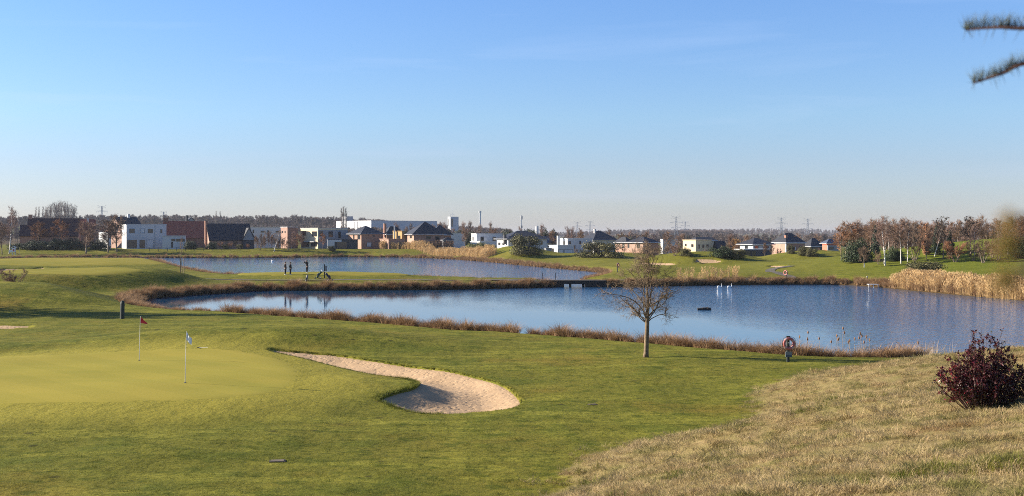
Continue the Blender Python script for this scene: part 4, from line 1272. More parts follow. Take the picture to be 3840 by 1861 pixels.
for x, yt, w in [(1282, 776, 0.7), (1290, 769, 0.7), (1299, 775, 0.7)]:
    fb_('poplar_tree', 'poplar0', x, yt, 'slim bare poplar in front of the white warehouse', 'tree', 'poplars at the warehouse', d=760, wide=w)
for x, yt in [(808, 791), (825, 792), (132, 776), (143, 774), (160, 773)]:
    fb_('poplar_tree', 'poplar1', x, yt, 'slim bare poplar rising above the far left woods', 'tree', 'poplars above the far woods', d=1050, wide=0.75)
for i in range(17):
    x = 172 + i * 6.8
    fb_('grove_tree', 'grey%d' % (i % 2), x, 758 + 0.006 * (x - 232) ** 2 + rt.uniform(0, 6), 'tall bare grey tree in the grove behind the brown farmhouse', 'tree', 'tall grove behind the farmhouse', d=rt.uniform(960, 1000), wide=0.75)

# ------------------------------------------------------------------ far woods: masses of bare trees
far_c = bpy.data.collections.new('far_tree')
for i in range(4):
    T_, C_ = grow_tree(200 + i, 11, 0.16, 0.12, 16, (0.3, 0.95), 0.48, 6, 6, 4, 1.0, 0.15, 0.06, tr=0.075)
    n0 = len(C_.v); C_.v += T_.v; C_.f += [tuple(j + n0 for j in f) for f in T_.f]; C_.m += T_.m
    far_c.objects.link(bpy.data.objects.new('far_tree', C_.mesh('far_tree', M['wood_far'])))
dark_c = bpy.data.collections.new('far_evergreen')
for i in range(2):
    dark_c.objects.link(bpy.data.objects.new('far_evergreen', PLANTS['conifer%d' % i][1]))
def wood(name, us, ys, n, smin, smax, label, coll=far_c, mul=1.0):
    y = RS.uniform(ys[0], ys[1], n); u = RS.uniform(us[0], us[1], n)
    P = np.column_stack([u * y, y])
    if ys[0] < 700:
        cl = wob(P[:, 0], P[:, 1], 120, int(n)); P = P[cl > -0.55]
    return put(name, P, coll, label, 'wood', smin * mul, smax * mul, tilt=0.05, zoff=-0.3)
wood('far_wood', (-0.52, 0.0), (1250, 2100), 2600, 0.7, 1.25, 'hazy bare woods on the far left ridge')
wood('far_wood', (-0.52, -0.03), (640, 1150), 1000, 0.45, 0.85, 'bare brown woods behind the left houses')
wood('far_wood', (-0.05, 0.55), (660, 1400), 1300, 0.4, 0.75, 'low bare woods behind the middle and right houses')
wood('far_wood', (0.124, 0.188), (1750, 1900), 420, 1.0, 1.1, 'flat topped plantation wood on the distant rise')
wood('far_wood', (0.0, 0.55), (2600, 4200), 2000, 0.9, 1.4, 'faint distant woods on the right horizon')
wood('far_evergreen_wood', (-0.45, 0.45), (640, 1100), 110, 6, 11, 'scattered dark evergreens among the far bare woods', dark_c)
# ------------------------------------------------------------------ building materials
def brick_material(name, a, b, mortar):
    m, nt, bs = new_mat(name)
    tc = nt.nodes.new('ShaderNodeTexCoord'); mp = nt.nodes.new('ShaderNodeMapping')
    mp.inputs['Rotation'].default_value = (R(90), 0, 0)
    br = nt.nodes.new('ShaderNodeTexBrick')
    br.inputs['Scale'].default_value = 1.0; br.inputs['Brick Width'].default_value = 0.44; br.inputs['Row Height'].default_value = 0.16
    br.inputs['Mortar Size'].default_value = 0.012
    br.inputs['Color1'].default_value = (*a, 1); br.inputs['Color2'].default_value = (*b, 1); br.inputs['Mortar'].default_value = (*mortar, 1)
    nt.links.new(tc.outputs['Object'], mp.inputs['Vector']); nt.links.new(mp.outputs['Vector'], br.inputs['Vector'])
    n = setup_noise(nt, 0.9, 5)
    c = mixc(nt, mrange(nt, n.outputs['Fac'], 0.3, 0.75, 0, 0.45), br.outputs['Color'], tuple(x * 0.55 for x in a))
    nt.links.new(c, bs.inputs['Base Color']); bs.inputs['Roughness'].default_value = 0.9
    return m
M['brick'] = brick_material('brick_red', (0.30, 0.13, 0.085), (0.36, 0.17, 0.11), (0.32, 0.24, 0.19))
M['brick_salmon'] = brick_material('brick_salmon', (0.35, 0.175, 0.115), (0.41, 0.215, 0.145), (0.36, 0.27, 0.21))
M['brick_brown'] = brick_material('brick_brown', (0.20, 0.095, 0.06), (0.26, 0.12, 0.08), (0.22, 0.16, 0.12))
M['white'] = simple('white_render', (0.50, 0.50, 0.50), 0.85, 0.06, 0.4)
M['cream'] = simple('cream_render', (0.60, 0.47, 0.30), 0.85, 0.08, 0.5)
M['tan'] = simple('ochre_render', (0.52, 0.33, 0.14), 0.85, 0.08, 0.5)
M['grey_wall'] = simple('grey_cladding', (0.26, 0.26, 0.27), 0.7, 0.12, 0.6)
M['dark_wall'] = simple('charcoal_cladding', (0.05, 0.05, 0.055), 0.6, 0.2, 0.8)
M['red_wall'] = simple('coral_render', (0.60, 0.16, 0.10), 0.8, 0.08, 0.5)
def tile_roof(name, col, spec=0.3, rough=0.55):
    m, nt, bs = new_mat(name)
    w = nt.nodes.new('ShaderNodeTexWave'); w.bands_direction = 'Z'; w.inputs['Scale'].default_value = 1.1; w.inputs['Distortion'].default_value = 0.4
    tc = nt.nodes.new('ShaderNodeTexCoord'); nt.links.new(tc.outputs['Object'], w.inputs['Vector'])
    n = setup_noise(nt, 1.5, 5)
    c = mixc(nt, mrange(nt, n.outputs['Fac'], 0.3, 0.7), tuple(x * 0.7 for x in col), tuple(x * 1.3 for x in col))
    c = mixc(nt, mrange(nt, w.outputs['Fac'], 0.7, 1.0, 0, 0.35), c, tuple(x * 0.5 for x in col))
    nt.links.new(c, bs.inputs['Base Color']); bs.inputs['Roughness'].default_value = rough; bs.inputs['Specular IOR Level'].default_value = spec
    bump(nt, bs, w.outputs['Fac'], 0.3, 0.03)
    return m
M['slate'] = tile_roof('slate_black', (0.030, 0.031, 0.036))
M['brown_tile'] = tile_roof('tile_dark_brown', (0.075, 0.032, 0.024))
M['red_tile'] = tile_roof('tile_red', (0.26, 0.075, 0.045))
M['blue_roof'] = tile_roof('roof_blue_grey', (0.07, 0.085, 0.12))
M['flatroof'] = simple('flat_roof_membrane', (0.20, 0.20, 0.20), 0.9, 0.15, 0.4)
M['frame'] = simple('window_frame_dark', (0.045, 0.045, 0.05), 0.5, 0.1)
M['frame_w'] = simple('window_frame_white', (0.7, 0.7, 0.7), 0.5, 0.05)
M['blind_or_glint'] = simple('closed_blind_or_glint', (0.55, 0.56, 0.56), 0.7, 0.06)  # blinds and pale doors, also a pane painted as reflecting sky
M['steel'] = simple('galvanised_steel', (0.42, 0.43, 0.44), 0.4, 0.15, 3, metal=0.7)
def glass_mat():
    m, nt, bs = new_mat('window_glass')
    n = setup_noise(nt, 0.6, 2)
    nt.links.new(mixc(nt, n.outputs['Fac'], (0.012, 0.015, 0.018), (0.035, 0.038, 0.04)), bs.inputs['Base Color'])
    bs.inputs['Roughness'].default_value = 0.08; bs.inputs['Specular IOR Level'].default_value = 0.7
    return m
M['glass'] = glass_mat()

def slab(mb, quad, th):
    """thick sheet from a quad (or triangle), thickened along its normal"""
    q = [Vector(p) for p in quad]
    n = (q[1] - q[0]).cross(q[2] - q[0]).normalized()
    if n.z < 0: q.reverse(); n = -n
    k = len(q)
    vs = q + [p + n * th for p in q]
    fs = [tuple(reversed(range(k))), tuple(range(k, 2 * k))] + [(i, (i + 1) % k, k + (i + 1) % k, k + i) for i in range(k)]
    mb.add(vs, fs)

def building(name, label, cat, xl, xm, xr, yb, ye, yr, d, roof, wall='white', tiles='slate', th=25, wins=(), ov=0.35, ridge=None, base=2.5, group=None, band=None, frame='frame'):
    """a house seen with its left face from xl to xm, its front from xm to xr (photo columns), base, eave and ridge rows"""
    s = FPX / d; t = R(th)
    zb = CAMZ - (yb - HOR) / s
    w = (xr - xm) / s / math.cos(t); dp = max(2.0, (xm - xl) / s / math.sin(t))
    He = (yb - ye) / s; Hr = (yb - yr) / s
    gx_, gy_ = (xm - 1920) / FPX * d, d
    o = thing(name, label, cat, (gx_, gy_, zb), t, group)
    W = MB()
    if roof == 'flat':
        W.b2(0, w, 0, dp, -base, He)
        W.build('wall', M[wall], o)
        rf = MB(); rf.b2(-0.12, w + 0.12, -0.12, dp + 0.12, He + 0.003, He + 0.20); rf.build('roof', M[tiles if tiles != 'slate' else 'flatroof'] if band is None else M[band], o)
    elif roof == 'hip':
        W.b2(0, w, 0, dp, -base, He); W.build('wall', M[wall], o)
        rf = MB()
        a = [(-ov, -ov, He + 0.003), (w + ov, -ov, He + 0.003), (w + ov, dp + ov, He + 0.003), (-ov, dp + ov, He + 0.003)]
        up = [(x, y, z + 0.18) for x, y, z in a]
        rl = ridge if ridge is not None else max(0.0, abs(w - dp)) * 0.9
        if w >= dp: r1, r2 = (w / 2 - rl / 2, dp / 2, Hr), (w / 2 + rl / 2 + 0.01, dp / 2, Hr)
        else: r1, r2 = (w / 2, dp / 2 - rl / 2, Hr), (w / 2, dp / 2 + rl / 2 + 0.01, Hr)
        vs = a + up + [r1, r2]
        fs = [(3, 2, 1, 0), (0, 1, 5, 4), (1, 2, 6, 5), (2, 3, 7, 6), (3, 0, 4, 7)]
        if w >= dp: fs += [(4, 5, 9, 8), (5, 6, 9), (6, 7, 8, 9), (7, 4, 8)]
        else: fs += [(4, 5, 8), (5, 6, 9, 8), (6, 7, 9), (7, 4, 8, 9)]
        rf.add(vs, fs); rf.build('roof', M[tiles], o)
        gt = MB()
        for p, q in ((0, 1), (3, 0)):
            A, B = Vector(a[p]), Vector(a[q]); n_ = Vector((0, -1, 0)) if p == 0 else Vector((-1, 0, 0))
            gt.tube([A + n_ * 0.07 + Vector((0, 0, 0.08)), B + n_ * 0.07 + Vector((0, 0, 0.08))], 0.07, 6)
        gt.build('gutter', M['frame_w'], o)
    else:
        if roof == 'gx':      # ridge along the front, gables left and right
            pr = [(0, 0, -base), (0, dp, -base), (0, dp, He), (0, dp / 2, Hr - 0.15), (0, 0, He)]
            vs = pr + [(w, y, z) for x, y, z in pr]
        else:                 # ridge running back, gable in front
            pr = [(w, 0, -base), (0, 0, -base), (0, 0, He), (w / 2, 0, Hr - 0.15), (w, 0, He)]
            vs = pr + [(x, dp, z) for x, y, z in pr]
        W.add(vs, [(0, 1, 2, 3, 4), (9, 8, 7, 6, 5)] + [((i + 1) % 5, i, i + 5, (i + 1) % 5 + 5) for i in range(5)])
        W.build('wall', M[wall], o)
        rf = MB()
        if roof == 'gx':
            k = ov * (Hr - He) / (dp / 2)
            slab(rf, [(-ov * 0.6, -ov, He - k), (w + ov * 0.6, -ov, He - k), (w + ov * 0.6, dp / 2, Hr - 0.1), (-ov * 0.6, dp / 2, Hr - 0.1)], 0.18)
            slab(rf, [(-ov * 0.6, dp / 2, Hr - 0.1), (w + ov * 0.6, dp / 2, Hr - 0.1), (w + ov * 0.6, dp + ov, He - k), (-ov * 0.6, dp + ov, He - k)], 0.18)
        else:
            k = ov * (Hr - He) / (w / 2)
            slab(rf, [(-ov, -ov * 0.6, He - k), (w / 2, -ov * 0.6, Hr - 0.1), (w / 2, dp + ov * 0.6, Hr - 0.1), (-ov, dp + ov * 0.6, He - k)], 0.18)
            slab(rf, [(w / 2, -ov * 0.6, Hr - 0.1), (w + ov, -ov * 0.6, He - k), (w + ov, dp + ov * 0.6, He - k), (w / 2, dp + ov * 0.6, Hr - 0.1)], 0.18)
        rf.build('roof', M[tiles], o)
    for wn_ in wins:
        f, x0, x1, y0, y1 = wn_[:5]; kind = wn_[5] if len(wn_) > 5 else 'glass'
        z0, z1 = (yb - y1) / s, (yb - y0) / s
        if f == 'f':
            a, b = (x0 - xm) / s / math.cos(t), (x1 - xm) / s / math.cos(t)
            box = lambda m_, u0, u1, v0, v1, d0, d1: m_.b2(u0, u1, -d1, -d0, v0, v1)
        else:
            a, b = (xm - x1) / s / math.sin(t), (xm - x0) / s / math.sin(t)
            box = lambda m_, u0, u1, v0, v1, d0, d1: m_.b2(-d1, -d0, u0, u1, v0, v1)
        fr = MB(); e = 0.07
        box(fr, a, b, z1 - e, z1, 0.004, 0.09); box(fr, a, b, z0, z0 + e, 0.004, 0.09)
        box(fr, a, a + e, z0 + e, z1 - e, 0.004, 0.09); box(fr, b - e, b, z0 + e, z1 - e, 0.004, 0.09)
        wo = fr.build('window' if kind != 'door' else 'door', M[frame], o)
        pn = MB(); box(pn, a + e, b - e, z0 + e, z1 - e, 0.004, 0.03)
        pn.build('pane' if kind != 'blind_or_glint' else 'blind_or_glint', M['blind_or_glint'] if kind == 'blind_or_glint' else M['dark_wall'] if kind == 'door' else M['glass'], wo)
    o['_s'] = s; o['_w'] = w; o['_d'] = dp; o['_he'] = He; o['_hr'] = Hr
    return o

def chimney(o, u, v, z0, z1, sx=0.7, sy=0.6, mat='brick', cap=True, name='chimney'):
    m = MB(); m.b2(u - sx / 2, u + sx / 2, v - sy / 2, v + sy / 2, z0, z1)
    if cap: m.b2(u - sx / 2 - 0.06, u + sx / 2 + 0.06, v - sy / 2 - 0.06, v + sy / 2 + 0.06, z1 + 0.002, z1 + 0.14)
    return m.build(name, M[mat], o)

# ------------------------------------------------------------------ houses of the far bank, from the left
o = building('farmhouse', 'long brown tiled farmhouse with stepped brick gable and tall chimney', 'house', 72, 100, 275, 932, 884, 818, 425, 'gx', 'brick_salmon', 'brown_tile', 15,
             [('f', 140, 150, 892, 912), ('f', 190, 200, 892, 912)])
chimney(o, 0.6, o['_d'] / 2, o['_hr'] - 1.5, o['_hr'] + 1.2, 1.3, 0.9, 'brick_salmon')
building('farmhouse_wing', 'low brown tiled wing at the gable of the long farmhouse', 'house', 48, 74, 128, 932, 884, 843, 417, 'gx', 'brick_salmon', 'brown_tile', 18, [('l', 58, 63, 892, 908)])
o = building('red_roof_house', 'red tiled house behind the garden trees with a white chimney', 'house', 244, 258, 346, 930, 856, 822, 470, 'gx', 'brick_brown', 'red_tile', 15)
chimney(o, 7.0, o['_d'] / 2 - 1, o['_hr'] - 2.5, o['_hr'] + 0.4, 0.8, 0.8, 'white')
building('red_roof_house', 'lower red tiled house between the farmhouse and the brick gable', 'house', 240, 250, 300, 930, 862, 834, 450, 'gx', 'brick_brown', 'red_tile', 15)
o = building('gable_house', 'tall brown brick gable house with black roof behind the white cube house', 'house', 348, 468, 530, 932, 870, 813, 432, 'gx', 'brick', 'slate', 45, [('l', 372, 381, 850, 870), ('l', 420, 430, 852, 868)])
chimney(o, 5.5, o['_d'] / 2 - 0.4, o['_hr'] - 1, o['_hr'] + 1.0, 0.9, 0.7, 'white')
o = building('white_house', 'two storey white cube house with dark windows on the far bank', 'house', 414, 474, 606, 932, 843, 843, 408, 'flat', 'white', 'flatroof', 25,
             [('f', 484, 501, 858, 874), ('f', 519, 534, 858, 874, 'blind_or_glint'), ('f', 545, 561, 859, 874), ('f', 586, 592, 860, 874), ('f', 477, 508, 900, 931), ('f', 517, 535, 900, 931), ('f', 541, 564, 900, 931, 'blind_or_glint')], band='white')
m = MB(); m.tube([(9.6, -0.06, -1), (9.6, -0.06, 8.0)], 0.06, 6); m.build('downpipe', M['grey_wall'], o)
building('white_annex', 'low white garden wing left of the white cube house', 'house', 346, 404, 414, 932, 873, 873, 402, 'flat', 'white', 'flatroof', 40, band='white')
building('white_garage', 'low white garage with a strip window beside the white cube house', 'garage', 606, 609, 691, 930, 886, 886, 404, 'flat', 'white', 'flatroof', 12, [('f', 641, 653, 896, 905), ('f', 656, 688, 896, 906), ('f', 640, 646, 908, 929, 'door')], band='white')
o = building('red_roof_house', 'broad red tiled roof house behind the white garage', 'house', 592, 612, 766, 932, 890, 829, 445, 'gx', 'brick_brown', 'red_tile', 14, [('f', 650, 660, 895, 915)])
chimney(o, 0.8, o['_d'] / 2, o['_hr'] - 1, o['_hr'] + 1.0, 1.8, 0.9, 'brick_brown')
m = MB(); slab(m, [(10.6, 2.0, 2.9 + 1.0), (12.4, 2.0, 3.9), (12.4, 3.4, 5.4), (10.6, 3.4, 5.4)], 0.3); m.build('skylight', M['glass'], o)
o = building('grey_roof_house', 'small grey roofed house peeking over the broad red roof', 'house', 684, 700, 731, 890, 834, 816, 540, 'gy', 'grey_wall', 'slate', 30)
chimney(o, 0.4, 1.0, 6, o['_hr'] + 0.9, 0.9, 0.9, 'dark_wall')
o = building('black_roof_house', 'black roofed bungalow with pink brick gable and tall outside chimney', 'house', 742, 785, 930, 932, 899, 838, 405, 'gx', 'brick_salmon', 'slate', 24,
             [('f', 800, 812, 905, 920), ('f', 840, 846, 903, 926), ('f', 866, 880, 904, 922), ('f', 895, 905, 904, 926, 'door')])
chimney(o, -0.35, o['_d'] / 2, -1.0, o['_hr'] + 0.8, 0.7, 1.3, 'brick_salmon')
m = MB()
m.add([(11.2, -1.6, 2.9), (15.4, -1.6, 2.9), (13.3, -1.6, 7.0), (11.2, 4, 2.9), (15.4, 4, 2.9), (13.3, 4, 7.0)], [(0, 1, 2), (5, 4, 3), (0, 3, 4, 1), (1, 4, 5, 2), (2, 5, 3, 0)])
g_ = m.build('gable_front', M['grey_wall'], o)
m = MB(); slab(m, [(10.9, -1.9, 2.72), (13.3, -1.9, 7.08), (13.3, 4, 7.08), (10.9, 4, 2.72)], 0.15); slab(m, [(13.3, -1.9, 7.08), (15.7, -1.9, 2.72), (15.7, 4, 2.72), (13.3, 4, 7.08)], 0.15); m.build('gable_roof', M['slate'], o)
m = MB(); m.b2(11.4, 15.2, -1.4, 3.9, -2, 2.895); m.build('porch_wall', M['dark_wall'], o)
building('white_flat_building', 'long white flat roofed building behind the reddish thicket', 'house', 925, 935, 1064, 925, 853, 853, 445, 'flat', 'white', 'flatroof', 12, [('f', 947, 952, 862, 874), ('f', 976, 990, 866, 872), ('f', 1000, 1005, 864, 878), ('f', 1030, 1044, 866, 872)], band='white')
building('brick_house', 'flat roofed red brick house with white parapet beside the thicket', 'house', 1043, 1078, 1112, 930, 853, 853, 418, 'flat', 'brick', 'flatroof', 35, [('l', 1049, 1055, 866, 874), ('l', 1064, 1068, 866, 874)], band='white')
o = building('modern_house', 'grey and cream modern house with balcony and dark upper windows', 'house', 1110, 1192, 1292, 937, 857, 857, 415, 'flat', 'cream', 'flatroof', 40,
             [('l', 1120, 1136, 866, 884), ('l', 1165, 1188, 868, 887), ('l', 1160, 1188, 906, 925), ('l', 1118, 1150, 905, 926), ('f', 1197, 1209, 867, 886), ('f', 1227, 1241, 868, 889), ('f', 1260, 1268, 869, 893)], band='white')
m = MB(); m.b2(0.02, o['_w'] - 0.02, -0.06, -0.003, -1, o['_he'] - 0.6); 
m.build('front_cladding', M['grey_wall'], o)
for ch in list(o.children):
    if ch.name.startswith('window') and ch.data.vertices[0].co.y < -0.003: ch.location.y -= 0.06
m = MB(); m.b2(-1.4, -0.003, 0.6, 7.5, 2.7, 2.9); m.build('balcony', M['white'], o)
o = building('charcoal_annex', 'charcoal clad garden room with a white portal frame below the modern house', 'house', 1226, 1230, 1338, 938, 900, 900, 404, 'flat', 'dark_wall', 'flatroof', 15, [('f', 1262, 1298, 908, 935), ('f', 1304, 1318, 906, 935, 'door')], band='dark_wall')
m = MB(); m.b2(-0.3, 4.6, -0.5, -0.01, 2.75, 3.5); m.b2(-0.3, 2.2, -0.5, -0.01, -1, 2.745); m.build('portal_frame', M['white'], o)
building('hip_house', 'brick house with black pyramid roof and one pale window beside the charcoal room', 'house', 1292, 1355, 1431, 938, 879, 846, 410, 'hip', 'brick_salmon', 'slate', 36,
         [('l', 1318, 1323, 880, 897), ('l', 1338, 1350, 881, 898), ('f', 1373, 1390, 909, 926, 'blind_or_glint'), ('f', 1395, 1400, 882, 888)], ov=0.6, ridge=0.3)  # pale front pane is painted sky reflection, there is no blind here
building('brick_terrace', 'low pink brick flat roofed wing between the two pyramid roofed houses', 'house', 1417, 1457, 1514, 938, 898, 898, 404, 'flat', 'brick_salmon', 'flatroof', 35, [('l', 1424, 1452, 918, 936), ('f', 1464, 1476, 916, 937), ('f', 1482, 1504, 916, 937)], band='brick_salmon')
o = building('ochre_house', 'ochre upper storey box with steel flue between the pyramid roofs', 'house', 1470, 1507, 1532, 925, 868, 868, 416, 'flat', 'tan', 'flatroof', 50, [('l', 1490, 1500, 884, 900)], band='tan')
m = MB(); m.tube([(-0.5, 3.2, 0), (-0.5, 3.2, 7.4)], 0.22, 8); m.build('flue', M['steel'], o)
o = building('dark_roof_house', 'dark hip roofed house with tall brick chimney between the pyramid roofs', 'house', 1425, 1450, 1514, 935, 881, 849, 438, 'hip', 'brick_brown', 'slate', 30, ridge=2.5)
chimney(o, -0.2, 1.2, 4.5, o['_hr'] + 0.9, 0.8, 0.8, 'brick')
o = building('hip_house', 'largest pyramid roofed brick house above the golden reeds', 'house', 1515, 1552, 1662, 938, 880, 831, 408, 'hip', 'brick_salmon', 'slate', 21,
         [('l', 1533, 1544, 884, 894), ('f', 1597, 1614, 886, 897), ('f', 1631, 1646, 886, 902), ('f', 1560, 1600, 912, 936), ('f', 1606, 1650, 912, 936), ('l', 1520, 1546, 914, 936)], ov=0.8, ridge=0.3)
m = MB(); m.b2(1.0, o['_w'] + 2.5, -1.6, -0.01, 2.35, 3.1); m.build('balcony', M['brick_brown'], o)
building('hip_house', 'pyramid roof rising behind the largest hip roofed house', 'house', 1602, 1620, 1690, 932, 883, 843, 428, 'hip', 'brick_brown', 'slate', 21, ov=0.8, ridge=0.3)
building('white_flat_house', 'low white flat house right of the largest pyramid roof', 'house', 1652, 1660, 1744, 925, 875, 875, 455, 'flat', 'white', 'flatroof', 15, band='white')
building('garden_pavilion', 'small black hipped garden pavilion right of the largest pyramid roof', 'pavilion', 1656, 1664, 1700, 932, 902, 889, 404, 'hip', 'dark_wall', 'slate', 20, ridge=0.5)
building('white_house', 'small white cube house with two dark windows beside the golden reeds', 'house', 1766, 1787, 1884, 932, 878, 878, 420, 'flat', 'white', 'flatroof', 20, [('l', 1771, 1775, 888, 903), ('f', 1802, 1814, 888, 905), ('f', 1847, 1859, 889, 906)], band='white')
building('white_terrace', 'low white terrace wall in front of the small white cube house', 'house', 1762, 1800, 1872, 936, 907, 907, 410, 'flat', 'white', 'flatroof', 40, band='white')
o = building('hip_house', 'wide brown black hip roof behind the large round bush', 'house', 1862, 1906, 2052, 950, 898, 865, 388, 'hip', 'white', 'slate', 22, [('l', 1868, 1876, 910, 920), ('l', 1884, 1892, 910, 920), ('f', 2030, 2036, 905, 918), ('f', 2040, 2046, 930, 942)], ov=0.8, ridge=3.0)
chimney(o, -0.4, 2.0, 3, 6.0, 0.8, 0.8, 'dark_wall')
building('blue_roof_house', 'small blue roofed house behind the cubic white house', 'house', 2036, 2047, 2088, 950, 909, 887, 425, 'gx', 'white', 'blue_roof', 15)
o = building('white_house', 'white cubic house with a pale tall chimney between the hummocks', 'house', 2101, 2128, 2224, 958, 896, 896, 362, 'flat', 'white', 'flatroof', 22, [('l', 2115, 2119, 905, 922), ('f', 2132, 2141, 905, 916), ('f', 2174, 2180, 905, 916), ('f', 2150, 2158, 920, 934)], band='white')
chimney(o, -1.5, 3.5, -1, 5.9, 0.7, 0.8, 'white')
building('white_garage', 'low white wing with two garage doors between the hummocks', 'garage', 2061, 2092, 2154, 958, 922, 922, 352, 'flat', 'white', 'flatroof', 30, [('f', 2093, 2113, 936, 955, 'blind_or_glint'), ('f', 2116, 2150, 936, 955, 'blind_or_glint'), ('l', 2066, 2078, 932, 950)], band='white')
o = building('garden_shed', 'small grey timber shed between the hummocks', 'shed', 2045, 2048, 2068, 956, 933, 933, 345, 'flat', 'grey_wall', 'flatroof', 15)
o = building('hip_house', 'black hip roofed white house with stub chimney beside the gorse thicket', 'house', 2190, 2228, 2310, 960, 902, 866, 400, 'hip', 'white', 'slate', 25, ov=0.9, ridge=1.6)
chimney(o, o['_w'] / 2 - 1.6, o['_d'] / 2, o['_hr'] - 2, o['_hr'] + 0.5, 0.6, 0.6, 'white')
building('brick_bungalow', 'pink brick bungalow with black hipped roof behind the twisted tree', 'house', 2357, 2412, 2476, 955, 912, 888, 345, 'hip', 'brick_salmon', 'slate', 40, [('l', 2391, 2401, 914, 931), ('l', 2360, 2365, 914, 931)], ridge=1.5, ov=0.5)
building('brick_bungalow', 'left half of the pink brick bungalow pair with black roof', 'house', 2312, 2350, 2372, 955, 912, 888, 358, 'hip', 'brick_salmon', 'slate', 40, [('l', 2336, 2342, 914, 931)], ridge=1.5, ov=0.5)
building('white_flat_house', 'far white flat building left of the cream house', 'house', 2480, 2486, 2545, 940, 900, 900, 440, 'flat', 'white', 'flatroof', 15, band='white')
building('cream_house', 'cream rendered cube house with small dark windows', 'house', 2570, 2609, 2676, 958, 902, 902, 348, 'flat', 'cream', 'flatroof', 32, [('l', 2577, 2581, 915, 924), ('l', 2596, 2602, 916, 927), ('f', 2618, 2625, 918, 932), ('f', 2637, 2644, 918, 930), ('f', 2654, 2662, 917, 928)], band='cream')
building('dark_roof_house', 'dark roofed rear half of the cream cube house', 'house', 2592, 2614, 2692, 958, 904, 889, 356, 'hip', 'cream', 'slate', 25, ridge=5.5)
building('dark_roof_house', 'low black roofed barn right of the cream cube house', 'house', 2680, 2690, 2724, 955, 930, 903, 350, 'gx', 'dark_wall', 'slate', 20)
building('hip_house', 'white upper storey house with black hip roof and glazed ground floor', 'house', 2788, 2824, 2902, 970, 918, 893, 340, 'hip', 'white', 'slate', 28, [('l', 2802, 2810, 922, 934), ('f', 2830, 2846, 922, 933), ('f', 2870, 2890, 922, 933)], ov=0.8, ridge=1.0)
o = building('glazed_wing', 'dark glazed ground floor wing under a white slab roof', 'house', 2764, 2790, 2906, 971, 937, 937, 330, 'flat', 'dark_wall', 'flatroof', 25, [('f', 2794, 2818, 942, 966), ('f', 2822, 2840, 942, 966), ('l', 2768, 2786, 942, 966)], band='white')
o = building('mansard_house', 'pink brick house with steep black mansard roof and white corner stones', 'house', 2909, 2948, 3030, 962, 912, 874, 352, 'hip', 'brick_salmon', 'slate', 30, [('f', 2985, 2991, 925, 939, 'blind_or_glint'), ('f', 2960, 2970, 922, 940), ('f', 3005, 3015, 922, 940)], ov=0.35, ridge=2.6)
m = MB()
m.b2(-0.06, 0.30, -0.06, 0.30, -1, o['_he'] - 0.25); m.build('corner_stones', M['white'], o)
m = MB(); m.b2(-0.10, o['_w'] + 0.1, -0.10, o['_d'] + 0.1, o['_he'] - 0.24, o['_he'] - 0.01); m.build('cornice', M['white'], o)
chimney(o, 1.4, 1.6, o['_he'], o['_he'] + 2.2, 0.7, 0.7, 'brick'); chimney(o, 5.2, 2.0, o['_he'], o['_he'] + 2.0, 0.7, 0.7, 'brick')
building('dark_roof_house', 'dark grey hip roofed house right of the mansard house', 'house', 3020, 3041, 3097, 962, 926, 893, 372, 'hip', 'dark_wall', 'slate', 28, ridge=1.2)
o = building('coral_house', 'grey and white house with coral side wall and blue roof at the hill', 'house', 3092, 3101, 3148, 966, 914, 896, 332, 'hip', 'red_wall', 'blue_roof', 25, [('f', 3107, 3126, 926, 936)], ov=0.5, ridge=0.8)
m = MB(); m.b2(0.03, o['_w'] + 0.1, -0.25, -0.003, 1.1, o['_he'] - 0.5); m.build('grey_panel', M['grey_wall'], o)
m = MB(); m.b2(0.03, o['_w'] + 0.1, -0.22, -0.003, -1.5, 1.095); m.build('white_plinth', M['white'], o)
for ch in o.children:
    if ch.name.startswith('window'): ch.location.y -= 0.25
# ------------------------------------------------------------------ industry and masts beyond
o = building('warehouse', 'long white industrial warehouse beyond the houses', 'warehouse', 1227, 1392, 1628, 882, 828, 828, 900, 'flat', 'white', 'flatroof', 36, base=6, band='white')
m = MB(); m.b2(2, 8, 44, 52, o['_he'] + 0.21, o['_he'] + 4); m.build('roof_plant', M['grey_wall'], o)
m = MB(); m.b2(-0.3, -0.003, 22, 23, 0, o['_he'] - 0.3); m.b2(-0.3, -0.003, 27, 27.6, 0, o['_he'] - 0.3); m.build('facade_joint', M['grey_wall'], o)
o = building('tower_block', 'white concrete tower with a thin roof antenna', 'tower', 1678, 1689, 1719, 885, 814, 814, 1000, 'flat', 'white', 'flatroof', 25, [('f', 1692, 1699, 820, 850), ('l', 1681, 1684, 820, 850)], base=8, band='white')
m = MB(); m.tube([(3, 3, o['_he']), (3, 3, o['_he'] + 8.6)], [0.25, 0.08], 6); m.tube([(1.4, 3, o['_he']), (1.4, 3, o['_he'] + 2.4)], 0.12, 5); m.tube([(4.6, 3, o['_he']), (4.6, 3, o['_he'] + 2.4)], 0.12, 5); m.tube([(1.4, 3, o['_he'] + 2.4), (4.6, 3, o['_he'] + 2.4)], 0.1, 5); m.build('antenna', M['steel'], o)
for o in list(bpy.data.objects):
    for k_ in ('_s', '_w', '_d', '_he', '_hr'):
        if k_ in o: del o[k_]
def mast(name, label, cat, x, yt, d, parts):
    g = ground((x - 1920) / FPX * d, d, 0.3); h = CAMZ - (yt - HOR) / FPX * d - g.z
    o = thing(name, label, cat, g); parts(o, h); return o
def _stack(o, h):
    m = MB(); m.tube([(0, 0, 0), (0, 0, h)], [0.85, 0.65], 12); m.build('shaft', M['steel'], o)
    m = MB(); m.tube([(0, 0, h - 1.2), (0, 0, h + 0.1)], [0.95, 0.95], 12); m.build('crown_ring', M['steel'], o)
mast('chimney_stack', 'tall slim pale factory chimney', 'chimney', 1800, 792, 800, _stack)
